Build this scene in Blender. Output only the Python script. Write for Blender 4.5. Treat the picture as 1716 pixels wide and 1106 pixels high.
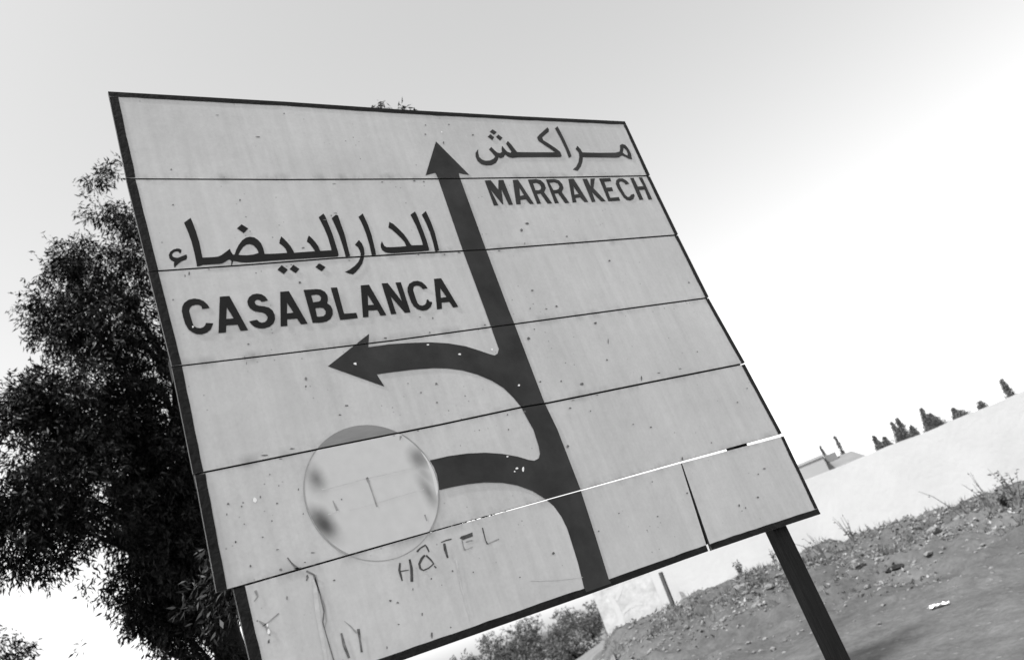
import bpy, bmesh, math, random
import numpy as np
from mathutils import Vector, Matrix, noise
from mathutils.geometry import tessellate_polygon

for o in list(bpy.data.objects):
    bpy.data.objects.remove(o, do_unlink=True)
scene = bpy.context.scene
COL = scene.collection
random.seed(11)
RNG = np.random.default_rng(11)

# ------------------------------------------------------------------ camera
CAM = Vector((-0.4788, -2.3681, 1.6))
cd = bpy.data.cameras.new('camera')
cd.sensor_fit = 'HORIZONTAL'; cd.sensor_width = 36.0; cd.lens = 28.39
cd.clip_start = 0.05; cd.clip_end = 20000
cd.dof.use_dof = True; cd.dof.focus_distance = 2.95; cd.dof.aperture_fstop = 3.5; cd.dof.aperture_blades = 6   # focused on the sign, background a little soft
cam = bpy.data.objects.new('camera', cd); COL.objects.link(cam)
RIGHT = Vector((0.82670286, -0.4449061, -0.3444139))
UP = Vector((0.10839485, -0.47473194, 0.8734301))
BACK = Vector((-0.55209866, -0.75939986, -0.34423672))
m = Matrix.Identity(4)
for i in range(3):
    m[i][0], m[i][1], m[i][2], m[i][3] = RIGHT[i], UP[i], BACK[i], CAM[i]
cam.matrix_world = m
scene.camera = cam

# ------------------------------------------------------------------ sky, sun, exposure (black-and-white film: every colour is a grey)
SUN_AZ, SUN_EL = 264.0, 57.0          # compass style: 0 = +Y, 90 = +X
world = bpy.data.worlds.new('World'); scene.world = world; world.use_nodes = True
nt = world.node_tree; nt.nodes.clear()
sky = nt.nodes.new('ShaderNodeTexSky'); sky.sky_type = 'NISHITA'; sky.sun_disc = False
sky.sun_elevation = math.radians(SUN_EL); sky.sun_rotation = math.radians(SUN_AZ)
sky.air_density = 1.0; sky.dust_density = 1.7; sky.ozone_density = 1.0
bw = nt.nodes.new('ShaderNodeVectorMath'); bw.operation = 'DOT_PRODUCT'; bw.inputs[1].default_value = (.20, .40, .40)   # panchromatic film response
bg = nt.nodes.new('ShaderNodeBackground'); bg.inputs['Strength'].default_value = 0.15
wo = nt.nodes.new('ShaderNodeOutputWorld')
nt.links.new(sky.outputs[0], bw.inputs[0]); nt.links.new(bw.outputs['Value'], bg.inputs['Color'])
nt.links.new(bg.outputs[0], wo.inputs['Surface'])
sd = bpy.data.lights.new('sun', 'SUN'); sd.energy = 2.6; sd.angle = math.radians(1.5); sd.color = (1, 1, 1)
sun = bpy.data.objects.new('sun', sd); COL.objects.link(sun)
az, el = math.radians(SUN_AZ), math.radians(SUN_EL)
sdir = Vector((math.sin(az) * math.cos(el), math.cos(az) * math.cos(el), math.sin(el)))
sun.rotation_euler = sdir.to_track_quat('Z', 'Y').to_euler(); sun.location = sdir * 60
vs = scene.view_settings
vs.view_transform = 'Standard'; vs.look = 'None'; vs.exposure = 1.22; vs.gamma = 1.0; vs.use_curve_mapping = False
scene.render.engine = 'CYCLES'

# ------------------------------------------------------------------ helpers
def pol(a, d, z=0.0):
    a = math.radians(a)
    return Vector((CAM.x + d * math.sin(a), CAM.y + d * math.cos(a), z))
def elz(d, e): return CAM.z + d * math.tan(math.radians(e))
def sstep(a, b, x):
    t = min(max((x - a) / (b - a), 0.0), 1.0); return t * t * (3 - 2 * t)
def link(name, me, mat=None, parent=None):
    o = bpy.data.objects.new(name, me); COL.objects.link(o)
    if mat is not None and me is not None: me.materials.append(mat)
    if parent is not None: o.parent = parent
    return o
def mesh(name, v, f, mat=None, parent=None, smooth=False):
    me = bpy.data.meshes.new(name); me.from_pydata(v, [], f); me.update()
    if smooth: me.polygons.foreach_set('use_smooth', [True] * len(me.polygons))
    return link(name, me, mat, parent)
def empty(name, loc=(0, 0, 0)):
    o = bpy.data.objects.new(name, None); o.location = loc; o.empty_display_size = 0.2; COL.objects.link(o); return o
def tag(o, label=None, cat=None, group=None, kind=None):
    if label: o['label'] = label
    if cat: o['category'] = cat
    if group: o['group'] = group
    if kind: o['kind'] = kind
    return o
def copy_tree(o, parent=None):
    c = o.copy(); COL.objects.link(c); c.parent = parent
    for ch in list(o.children): copy_tree(ch, c)
    return c
def boxmesh(c, s, rz=0.0):
    cx, cy, cz = c; x, y, z = s[0] / 2, s[1] / 2, s[2] / 2
    cr, sr = math.cos(rz), math.sin(rz)
    v = []
    for dz in (-z, z):
        for dx, dy in ((-x, -y), (x, -y), (x, y), (-x, y)):
            v.append((cx + dx * cr - dy * sr, cy + dx * sr + dy * cr, cz + dz))
    f = [(3, 2, 1, 0), (4, 5, 6, 7), (0, 1, 5, 4), (1, 2, 6, 5), (2, 3, 7, 6), (3, 0, 4, 7)]
    return v, f
def bevel(o, w, seg=1):
    md = o.modifiers.new('bevel', 'BEVEL'); md.width = w; md.segments = seg; md.limit_method = 'ANGLE'; return o

# ------------------------------------------------------------------ materials
def mat(name, base=0.5, rough=0.6, spec=0.3, var=0.1, scale=6.0, bump=0.0, bscale=40.0, stretch=(1, 1, 1)):
    M = bpy.data.materials.new(name); M.use_nodes = True
    n = M.node_tree; b = n.nodes['Principled BSDF']
    b.inputs['Roughness'].default_value = rough; b.inputs['Specular IOR Level'].default_value = spec
    tc = n.nodes.new('ShaderNodeTexCoord'); mp = n.nodes.new('ShaderNodeMapping'); mp.inputs['Scale'].default_value = stretch
    n.links.new(tc.outputs['Object'], mp.inputs['Vector'])
    no = n.nodes.new('ShaderNodeTexNoise'); no.inputs['Scale'].default_value = scale; no.inputs['Detail'].default_value = 6; no.inputs['Roughness'].default_value = 0.65
    n.links.new(mp.outputs[0], no.inputs['Vector'])
    r = n.nodes.new('ShaderNodeMapRange'); r.inputs['From Min'].default_value = 0.3; r.inputs['From Max'].default_value = 0.7
    r.inputs['To Min'].default_value = base * (1 - var); r.inputs['To Max'].default_value = base * (1 + var)
    n.links.new(no.outputs['Fac'], r.inputs['Value']); n.links.new(r.outputs[0], b.inputs['Base Color'])
    if bump:
        nb = n.nodes.new('ShaderNodeTexNoise'); nb.inputs['Scale'].default_value = bscale; nb.inputs['Detail'].default_value = 8
        n.links.new(mp.outputs[0], nb.inputs['Vector'])
        bu = n.nodes.new('ShaderNodeBump'); bu.inputs['Strength'].default_value = bump; bu.inputs['Distance'].default_value = 0.02
        n.links.new(nb.outputs['Fac'], bu.inputs['Height']); n.links.new(bu.outputs[0], b.inputs['Normal'])
    return M
def nd(n, t, **kw):
    x = n.nodes.new(t)
    for k, v in kw.items(): setattr(x, k, v)
    return x
def mathn(n, op, a, b=None, clamp=False):
    x = n.nodes.new('ShaderNodeMath'); x.operation = op; x.use_clamp = clamp
    for i, q in enumerate((a, b)):
        if q is None: continue
        if isinstance(q, (int, float)): x.inputs[i].default_value = q
        else: n.links.new(q, x.inputs[i])
    return x.outputs[0]

def paint_board():
    """old white enamel on a plank: mottled, streaked downwards, speckled with rust and dirt"""
    M = bpy.data.materials.new('board_paint'); M.use_nodes = True; n = M.node_tree; L = n.links
    b = n.nodes['Principled BSDF']; b.inputs['Roughness'].default_value = 0.42; b.inputs['Specular IOR Level'].default_value = 0.35
    tc = nd(n, 'ShaderNodeTexCoord')
    def noi(scale, st, det=6, rough=.6):
        mp = nd(n, 'ShaderNodeMapping'); mp.inputs['Scale'].default_value = st; L.new(tc.outputs['Object'], mp.inputs['Vector'])
        x = nd(n, 'ShaderNodeTexNoise'); x.inputs['Scale'].default_value = scale; x.inputs['Detail'].default_value = det; x.inputs['Roughness'].default_value = rough
        L.new(mp.outputs[0], x.inputs['Vector']); return x.outputs['Fac']
    def rng(v, a, c, lo, hi):
        r = nd(n, 'ShaderNodeMapRange'); r.inputs['From Min'].default_value = a; r.inputs['From Max'].default_value = c
        r.inputs['To Min'].default_value = lo; r.inputs['To Max'].default_value = hi; L.new(v, r.inputs['Value']); return r.outputs[0]
    v = rng(noi(2.0, (1, 1, 1)), .3, .7, .89, 1.07)
    sz = nd(n, 'ShaderNodeSeparateXYZ'); L.new(tc.outputs['Object'], sz.inputs[0]); near = None
    for zz in (3.402, 3.044, 2.698, 2.357, 2.011):     # dirt gathered along the joints
        dd = mathn(n, 'ABSOLUTE', mathn(n, 'SUBTRACT', sz.outputs['Z'], zz)); near = dd if near is None else mathn(n, 'MINIMUM', near, dd)
    gr = mathn(n, 'MULTIPLY', rng(near, .004, .030, 1, 0), rng(noi(11, (1, 1, .35), 5), .46, .72, 0, .45))
    v = mathn(n, 'MULTIPLY', v, mathn(n, 'SUBTRACT', 1.0, gr))
    v = mathn(n, 'MULTIPLY', v, rng(noi(4, (6, 1, .35)), .35, .75, 1.035, .90))
    v = mathn(n, 'MULTIPLY', v, rng(noi(30, (1, 1, 1)), .3, .7, .965, 1.03))
    v = mathn(n, 'MULTIPLY', v, rng(noi(90, (1, 1, 1), 3), .3, .7, .96, 1.035))
    # small specks, thrown over the surface in patches
    vo = nd(n, 'ShaderNodeTexVoronoi'); vo.inputs['Scale'].default_value = 55; L.new(tc.outputs['Object'], vo.inputs['Vector'])
    sp = rng(vo.outputs['Distance'], .10, .20, 1, 0)
    sel = nd(n, 'ShaderNodeSeparateColor'); L.new(vo.outputs['Color'], sel.inputs[0])
    sp = mathn(n, 'MULTIPLY', sp, mathn(n, 'GREATER_THAN', sel.outputs[0], .86))
    sp = mathn(n, 'MULTIPLY', sp, rng(noi(3.2, (1, 1, 1), 2), .48, .62, 0, .62))
    v = mathn(n, 'MULTIPLY', v, mathn(n, 'SUBTRACT', 1.0, sp))
    v = mathn(n, 'MULTIPLY', v, 0.545)
    L.new(v, b.inputs['Base Color'])
    bu = nd(n, 'ShaderNodeBump'); bu.inputs['Strength'].default_value = .25; bu.inputs['Distance'].default_value = .004
    L.new(noi(14, (1, 1, 1)), bu.inputs['Height']); L.new(bu.outputs[0], b.inputs['Normal'])
    return M

def disc_paint(cx, cz):
    """over-painted disc: four soft soot stains near its rim"""
    M = bpy.data.materials.new('disc_paint'); M.use_nodes = True; n = M.node_tree; L = n.links
    b = n.nodes['Principled BSDF']; b.inputs['Roughness'].default_value = 0.45
    tc = nd(n, 'ShaderNodeTexCoord')
    no = nd(n, 'ShaderNodeTexNoise'); no.inputs['Scale'].default_value = 9; no.inputs['Detail'].default_value = 5; L.new(tc.outputs['Object'], no.inputs['Vector'])
    sep = nd(n, 'ShaderNodeSeparateXYZ'); L.new(tc.outputs['Object'], sep.inputs[0])
    X, Z = sep.outputs['X'], sep.outputs['Z']
    tot = None
    for (x, z, rx, rz, ang, amt) in STAINS:
        x -= 1.19; rx *= 1.4; rz *= 1.3; amt = min(amt * 1.1, .88)
        ca, sa = math.cos(ang), math.sin(ang)
        dx = mathn(n, 'SUBTRACT', X, x); dz = mathn(n, 'SUBTRACT', Z, z)
        u = mathn(n, 'DIVIDE', mathn(n, 'ADD', mathn(n, 'MULTIPLY', dx, ca), mathn(n, 'MULTIPLY', dz, sa)), rx)
        w = mathn(n, 'DIVIDE', mathn(n, 'SUBTRACT', mathn(n, 'MULTIPLY', dz, ca), mathn(n, 'MULTIPLY', dx, sa)), rz)
        d = mathn(n, 'SQRT', mathn(n, 'ADD', mathn(n, 'MULTIPLY', u, u), mathn(n, 'MULTIPLY', w, w)))
        d = mathn(n, 'ADD', d, mathn(n, 'MULTIPLY', mathn(n, 'SUBTRACT', no.outputs['Fac'], .5), .9))
        r = nd(n, 'ShaderNodeMapRange'); r.interpolation_type = 'SMOOTHSTEP'
        r.inputs['From Min'].default_value = .0; r.inputs['From Max'].default_value = 1.15; r.inputs['To Min'].default_value = amt; r.inputs['To Max'].default_value = 0
        L.new(d, r.inputs['Value'])
        tot = r.outputs[0] if tot is None else mathn(n, 'MAXIMUM', tot, r.outputs[0])
    nm = nd(n, 'ShaderNodeTexNoise'); nm.inputs['Scale'].default_value = 26; nm.inputs['Detail'].default_value = 4; L.new(tc.outputs['Object'], nm.inputs['Vector'])
    base = mathn(n, 'ADD', .565, mathn(n, 'MULTIPLY', mathn(n, 'SUBTRACT', nm.outputs['Fac'], .5), .10))
    L.new(mathn(n, 'MULTIPLY', base, mathn(n, 'SUBTRACT', 1.0, tot)), b.inputs['Base Color'])
    return M

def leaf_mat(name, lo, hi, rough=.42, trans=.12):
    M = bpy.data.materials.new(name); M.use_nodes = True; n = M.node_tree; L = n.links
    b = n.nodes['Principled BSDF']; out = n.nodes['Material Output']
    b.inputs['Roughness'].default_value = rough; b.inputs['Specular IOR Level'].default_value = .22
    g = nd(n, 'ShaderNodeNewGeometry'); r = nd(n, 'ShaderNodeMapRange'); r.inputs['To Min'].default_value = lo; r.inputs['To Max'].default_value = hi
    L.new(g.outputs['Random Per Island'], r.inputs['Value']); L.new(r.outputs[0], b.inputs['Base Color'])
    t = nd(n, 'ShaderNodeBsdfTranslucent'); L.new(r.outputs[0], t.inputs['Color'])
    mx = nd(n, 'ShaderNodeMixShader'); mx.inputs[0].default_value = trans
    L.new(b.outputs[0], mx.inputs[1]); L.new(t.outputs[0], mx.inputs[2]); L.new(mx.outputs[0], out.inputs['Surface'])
    return M

def ground_mat():
    M = bpy.data.materials.new('dirt'); M.use_nodes = True; n = M.node_tree; L = n.links
    b = n.nodes['Principled BSDF']; b.inputs['Roughness'].default_value = .95; b.inputs['Specular IOR Level'].default_value = .1
    tc = nd(n, 'ShaderNodeTexCoord')
    def noi(s, det=8, ro=.65):
        x = nd(n, 'ShaderNodeTexNoise'); x.inputs['Scale'].default_value = s; x.inputs['Detail'].default_value = det; x.inputs['Roughness'].default_value = ro
        L.new(tc.outputs['Object'], x.inputs['Vector']); return x.outputs['Fac']
    def rng(v, a, c, lo, hi):
        r = nd(n, 'ShaderNodeMapRange'); r.inputs['From Min'].default_value = a; r.inputs['From Max'].default_value = c
        r.inputs['To Min'].default_value = lo; r.inputs['To Max'].default_value = hi; L.new(v, r.inputs['Value']); return r.outputs[0]
    v = rng(noi(.45), .3, .7, .72, 1.25)
    v = mathn(n, 'MULTIPLY', v, rng(noi(2.6), .3, .7, .75, 1.25))
    v = mathn(n, 'MULTIPLY', v, rng(noi(14), .3, .7, .8, 1.2))
    vo = nd(n, 'ShaderNodeTexVoronoi'); vo.inputs['Scale'].default_value = 9; L.new(tc.outputs['Object'], vo.inputs['Vector'])
    sc = nd(n, 'ShaderNodeSeparateColor'); L.new(vo.outputs['Color'], sc.inputs[0])
    peb = mathn(n, 'MULTIPLY', rng(vo.outputs['Distance'], .12, .3, 1, 0), mathn(n, 'GREATER_THAN', sc.outputs[1], .78))
    v = mathn(n, 'MULTIPLY', v, mathn(n, 'ADD', 1.0, mathn(n, 'MULTIPLY', peb, .55)))
    L.new(mathn(n, 'MULTIPLY', v, DIRT), b.inputs['Base Color'])
    bu = nd(n, 'ShaderNodeBump'); bu.inputs['Strength'].default_value = .6; bu.inputs['Distance'].default_value = .06
    L.new(mathn(n, 'ADD', noi(7), mathn(n, 'MULTIPLY', peb, .5)), bu.inputs['Height']); L.new(bu.outputs[0], b.inputs['Normal'])
    return M

DIRT = 0.092
STAINS = [(0.344, 2.261, 0.034, 0.050, 0.10, 0.62), (0.329, 2.117, 0.034, 0.060, 0.45, 0.85), (0.696, 2.255, 0.036, 0.046, 0.60, 0.55), (0.692, 2.135, 0.024, 0.062, 0.20, 0.55), (0.698, 2.198, 0.018, 0.050, 0.30, 0.30)]
M_BOARD = paint_board()
M_DISC = disc_paint(0.513, 2.186)
M_BORDER = mat('border_paint', .009, .55, .15, .6, 18, .25, 60)
M_BLACK = mat('lettering_paint', .013, .55, .15, .25, 14)
M_ARROW_GLARE = mat('arrow_glare_paint', .034, .55, .15, .45, 5)  # dark paint lightened to hold the glare on the sign's right side
M_BRUSH = mat('brush_paint', .07, .6, .2, .5, 40)
M_FAINT = mat('faint_marks', .54, .6, .2, .15, 30)
M_SCUFF = mat('scuff_marks', .30, .6, .2, .3, 30)
M_FAINT2 = mat('worn_brush_paint', .36, .6, .2, .2, 30)
M_STREAK = mat('dried_runs', .17, .7, .1, .6, 45)
M_CHIP = mat('chipped_spots', .15, .8, .1, .6, 60)
M_PALE = mat('bare_metal_chips', .85, .6, .2, .1, 30)
M_DGREY = mat('old_disc_paint', .24, .5, .3, .18, 7, 0, 40, (.6, 1, 3))
M_LINE = mat('disc_outline_paint', .34, .5, .2, .3, 20)
M_CRES = mat('crescent_paint', .66, .7, .2, .05, 20)
M_EDGE = mat('board_edge', .06, .7, .2, .3, 20)
M_POST = mat('post_wood', .014, .7, .15, .5, 7, .4, 30, (6, 6, .6))
M_DIRT = ground_mat()
M_STAKE = mat('old_stake', .07, .8, .1, .3, 6)
M_TRACK = mat('pale_track', .14, .95, .1, .2, .9, .4, 8)
M_WALL = mat('whitewash', .46, .9, .1, .07, .7, .3, 9)
M_PILLAR = mat('grey_render', .42, .9, .1, .30, 2.2, .4, 12)
M_STONE = mat('stone', .16, .9, .1, .55, 3.0, .3, 30)
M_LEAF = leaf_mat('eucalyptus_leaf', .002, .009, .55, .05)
M_FAR = leaf_mat('hazed_cypress_leaf', .11, .19, .7, .1)  # leaf tone lightened so the colour itself carries the distance haze
M_BUSH = leaf_mat('shrub_leaf', .05, .13, .6, .15)
M_BARK = mat('bark', .018, .9, .1, .5, 5, .6, 20, (3, 3, .7))
M_DRY = leaf_mat('dry_stem', .07, .17, .7, .2)
M_LITTER = leaf_mat('litter', .03, .30, .8, .05)
M_HOUSE = mat('house_render', .30, .9, .1, .06, .4)
M_ROOF = mat('roof_tile', .17, .9, .1, .12, .8)
M_HOLE_SHADE = mat('hole_shade', .02, .9, .1, .5, 6, .5, 20)  # near-black tone for the shade inside holes in the bank
M_PAPER = mat('paper', .85, .8, .1, .05, 20)

# ------------------------------------------------------------------ the ground: flat verge, then a bank of tipped earth up to the wall
def bank_top(a): return float(np.interp(a, [30, 36, 39, 44, 48, 54, 62, 75, 95], [.75, 1.06, 1.12, 1.18, 1.17, 1.03, .80, .75, .5]))
def ground_z(x, y, fine=True):
    dx, dy = x - CAM.x, y - CAM.y
    d = math.hypot(dx, dy); a = math.degrees(math.atan2(dx, dy))
    w = sstep(29, 36, a) * (1 - sstep(95, 130, a))
    t = min(max((d - 6.5) / 12.5, 0), 1)
    far = 1 - .45 * sstep(22, 40, d)
    z = w * bank_top(a) * (t ** 1.15) * far
    z += (1 - w) * .35 * sstep(8, 30, d) * far
    if d < 200 and fine:
        lump = sstep(10, 16, d) * (1 - sstep(20, 26, d)) * w
        z += (.035 + .24 * lump) * noise.fractal(Vector((x * .9, y * .9, 3.1)), 1.0, 2.0, 5)
        z += (.010 + .07 * lump) * noise.fractal(Vector((x * 5, y * 5, 7.7)), 1.0, 2.0, 3)
    return z
def build_ground():
    azs = list(np.arange(-180, 18, 4.0)) + list(np.arange(18, 82, .28)) + list(np.arange(82, 180, 4.0))
    ds = [.4, 1, 1.8, 2.6, 3.5, 4.5, 5.5] + list(np.arange(6, 22, .085)) + [22.4, 23, 24, 25.5, 27, 29, 32, 36, 41, 48, 58, 75, 100, 150, 250, 450, 900, 2000, 5000]
    v = [(CAM.x, CAM.y, ground_z(CAM.x, CAM.y))]; n = len(azs)
    for d in ds:
        for a in azs:
            p = pol(a, d); v.append((p.x, p.y, ground_z(p.x, p.y)))
    f = [(0, 1 + (j + 1) % n, 1 + j) for j in range(n)]
    for i in range(len(ds) - 1):
        for j in range(n):
            k = (j + 1) % n; f.append((1 + i * n + j, 1 + i * n + k, 1 + (i + 1) * n + k, 1 + (i + 1) * n + j))
    f = [tuple(reversed(q)) if len(q) == 3 else tuple(reversed(q)) for q in f]
    o = mesh('ground', v, f, M_DIRT, smooth=True)
    bm = bmesh.new(); bm.from_mesh(o.data); bmesh.ops.recalc_face_normals(bm, faces=bm.faces)
    if sum(fc.normal.z for fc in bm.faces) < 0: bmesh.ops.reverse_faces(bm, faces=bm.faces)
    bm.to_mesh(o.data); bm.free()
    tag(o, kind='structure')
build_ground()

# ------------------------------------------------------------------ the long whitewashed wall on the bank
WALL_N, WALL_D = 46.0, 20.6
def wall_pt(a, off=0.0):
    d = (WALL_D + off) / math.cos(math.radians(a - WALL_N)); return pol(a, d), d
def build_wall():
    v = []; f = []; A = list(np.arange(38.1, 92.1, 1.0)); n = len(A)
    top = lambda a: 2.69 + .03 * noise.noise(Vector((a * .35, 2, 0))) + .012 * noise.noise(Vector((a * 2.2, 5, 0)))
    for off in (0.0, .32):
        for a in A:
            p, d = wall_pt(a, off); z = top(a); v += [(p.x, p.y, -.2), (p.x, p.y, z - (.012 if off else 0))]
    for i in range(n - 1):
        b = 2 * i; c = 2 * n + b
        f += [(b, b + 2, b + 3, b + 1), (c + 2, c, c + 1, c + 3), (b + 1, b + 3, c + 3, c + 1)]
    f += [(0, 1, 2 * n + 1, 2 * n), (2 * n - 2, 4 * n - 2, 4 * n - 1, 2 * n - 1)]
    o = mesh('boundary_wall', v, f, M_WALL)
    tag(o, 'long whitewashed boundary wall running along the top of the dirt bank', 'wall')
build_wall()
def build_pillar():
    p0, _ = wall_pt(34.55, -.004); p1, _ = wall_pt(38.6, -.004)
    c = (p0 + p1) / 2; dx = p1 - p0; rz = math.atan2(dx.y, dx.x)
    r = empty('gate_pillar', (c.x, c.y, .4))
    tag(r, 'weathered grey rendered wall end with faded brush strokes below the sign', 'wall')
    v, f = boxmesh((-math.sin(rz) * .2, math.cos(rz) * .2, 1.1), (dx.length, .4, 3.0), rz)
    o = mesh('shaft', v, f, M_PILLAR, r)
    # faded strokes of whitewash on its face
    ex = Vector((math.cos(rz), math.sin(rz), 0)); nrm = Vector((ex.y, -ex.x, 0))
    def stroke(pts, w):
        vv = []; 
        for i, (u, z) in enumerate(pts):
            a = Vector(pts[max(i - 1, 0)]); b = Vector(pts[min(i + 1, len(pts) - 1)]); t = (b - a).normalized(); q = Vector((-t.y, t.x)) * w * (.35 + .65 * math.sin(math.pi * (i + .5) / len(pts))) / 2
            for s in (1, -1):
                uu, zz = u + s * q.x, z + s * q.y
                P = ex * uu + nrm * .004 ; vv.append((P.x, P.y, zz))
        mesh('brush_stroke', vv, [(2 * i, 2 * i + 1, 2 * i + 3, 2 * i + 2) for i in range(len(pts) - 1)], M_WALL, r)
    stroke([(-.35, 1.5), (-.30, 1.2), (-.30, .95), (-.34, .65), (-.42, .4)], .14)
    stroke([(-.22, 1.02), (-.05, 1.10), (.15, 1.12), (.32, 1.06)], .10)
    stroke([(-.20, .62), (0, .70), (.2, .82)], .10)
    stroke([(-.25, 1.35), (-.1, 1.5), (.02, 1.62)], .10)
build_pillar()
p, _ = wall_pt(39.25, -.35)
v, f = boxmesh((0, 0, .35), (.085, .085, 1.25), .4)
o = mesh('stake', v, f, M_STAKE); o.location = (p.x, p.y, 1.0); o.rotation_euler = (.0, .03, 0); bevel(o, .01)
tag(o, 'short dark stake standing against the wall just right of the grey wall end', 'post')

# ------------------------------------------------------------------ house roofs behind the wall
def build_house():
    D = 60.0
    c = pol(52.4, D); r = empty('house', (c.x, c.y, .5)); rz = -math.radians(52.4)
    tag(r, 'low pale house with a grey hipped roof showing over the white wall', 'house')
    k = D * math.radians(1)
    def bx(name, a0, a1, y0, y1, z0, z1, mt):
        v, f = boxmesh(((a0 + a1) / 2 * k, (y0 + y1) / 2, (z0 + z1) / 2 - .5), ((a1 - a0) * k, y1 - y0, z1 - z0))
        o = mesh(name, v, f, mt, r); return o
    bx('side_wing', -2.9, -.25, 0, 5, -.3, elz(D, 3.95), M_HOUSE)
    bx('parapet', -2.95, -.2, -.08, 5.08, elz(D, 3.95) + .003, elz(D, 3.95) + .18, M_HOUSE)
    bx('wall', -.2, 2.1, .6, 6, -.3, elz(D, 2.9), M_HOUSE)
    z0, z1 = elz(D, 2.9) - .5 + .003, elz(D, 3.82) - .5
    a = [(-.4 * k, .3, z0), (2.35 * k, .3, z0), (2.35 * k, 6.3, z0), (-.4 * k, 6.3, z0), (-.15 * k, 3.3, z1), (1.6 * k, 3.3, z1)]
    rf = mesh('roof', a, [(0, 1, 5, 4), (1, 2, 5), (2, 3, 4, 5), (3, 0, 4), (3, 2, 1, 0)], M_ROOF, r)
    v, f = boxmesh((.25 * k, 3.3, z1 + .08), (.75 * k, 1.2, .5)); mesh('chimney', v, f, M_ROOF, rf)
    r.rotation_euler = (0, 0, rz)
build_house()

# ------------------------------------------------------------------ foliage
def leaves_mesh(name, P, DIR, LEN, WID, mt, parent):
    """P base points, DIR unit directions, one bent diamond leaf each"""
    n = len(P)
    side = np.cross(DIR, RNG.normal(size=(n, 3))); side /= np.linalg.norm(side, axis=1)[:, None] + 1e-9
    nor = np.cross(side, DIR)
    L = LEN[:, None]; W = WID[:, None]
    V = np.empty((n, 4, 3))
    V[:, 0] = P; V[:, 1] = P + DIR * L * .45 + side * W * .5 + nor * L * .05
    V[:, 2] = P + DIR * L - nor * L * .08; V[:, 3] = P + DIR * L * .45 - side * W * .5 + nor * L * .05
    me = bpy.data.meshes.new(name)
    me.vertices.add(4 * n); me.vertices.foreach_set('co', V.reshape(-1))
    me.loops.add(4 * n); me.loops.foreach_set('vertex_index', np.arange(4 * n))
    me.polygons.add(n); me.polygons.foreach_set('loop_start', np.arange(n) * 4); me.polygons.foreach_set('loop_total', np.full(n, 4))
    me.update(calc_edges=True); me.validate()
    return link(name, me, mt, parent)
def clump_points(clumps, dens, hole=.0, nseed=0.0, nscale=1.6):
    """twig tips spread through the clumps, thinned where a noise field leaves gaps"""
    out = []
    for (x, y, z, r) in clumps:
        k = int(dens * r ** 2.3) + 6
        u = RNG.normal(size=(k, 3)); u /= np.linalg.norm(u, axis=1)[:, None]
        rad = RNG.random(k) ** (1 / 2.4) * r * (1 + .22 * RNG.normal(size=k) * .6)
        q = np.array([x, y, z]) + u * rad[:, None] * np.array([1, 1, .92])
        for p, uu in zip(q, u):
            nv = noise.noise(Vector(p * nscale) + Vector((nseed, 0, 0)))
            if nv > -hole if hole else True: out.append((p, uu))
    return np.array([o[0] for o in out]), np.array([o[1] for o in out])
def foliage(name, clumps, dens, per, mt, parent, llen=(.07, .12), lw=.24, droop=.6, twig=.22, hole=.0, nseed=0.0, org=(0, 0, 0)):
    T, U = clump_points(clumps, dens, hole, nseed)
    n = len(T)
    d = U * .8 + RNG.normal(size=(n, 3)) * .45; d[:, 2] -= droop; d /= np.linalg.norm(d, axis=1)[:, None]
    P = np.repeat(T, per, axis=0); Dm = np.repeat(d, per, axis=0); k = len(P)
    s = RNG.random(k)[:, None]
    P = P + Dm * s * twig + RNG.normal(size=(k, 3)) * twig * .17
    q = Dm * .7 + RNG.normal(size=(k, 3)) * .55; q[:, 2] -= droop * .6; q /= np.linalg.norm(q, axis=1)[:, None]
    ln = RNG.uniform(llen[0], llen[1], k)
    return leaves_mesh(name, P - np.array(org), q, ln, ln * lw * RNG.uniform(.8, 1.25, k), mt, parent)
def tube(pts, radii, seg=7):
    v = []; f = []
    for i, p in enumerate(pts):
        p = Vector(p); a = Vector(pts[max(i - 1, 0)]); b = Vector(pts[min(i + 1, len(pts) - 1)])
        t = (b - a).normalized(); s = t.cross(Vector((.3, .9, .1))).normalized(); q = t.cross(s)
        for j in range(seg):
            an = 2 * math.pi * j / seg; v.append(tuple(p + (s * math.cos(an) + q * math.sin(an)) * radii[i]))
    for i in range(len(pts) - 1):
        for j in range(seg):
            k = (j + 1) % seg; f.append((i * seg + j, i * seg + k, (i + 1) * seg + k, (i + 1) * seg + j))
    f.append(tuple(range(seg))[::-1]); f.append(tuple((len(pts) - 1) * seg + j for j in range(seg)))
    return v, f
def join_vf(parts):
    V = []; F = []
    for v, f in parts:
        o = len(V); V += v; F += [tuple(i + o for i in q) for q in f]
    return V, F
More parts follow.
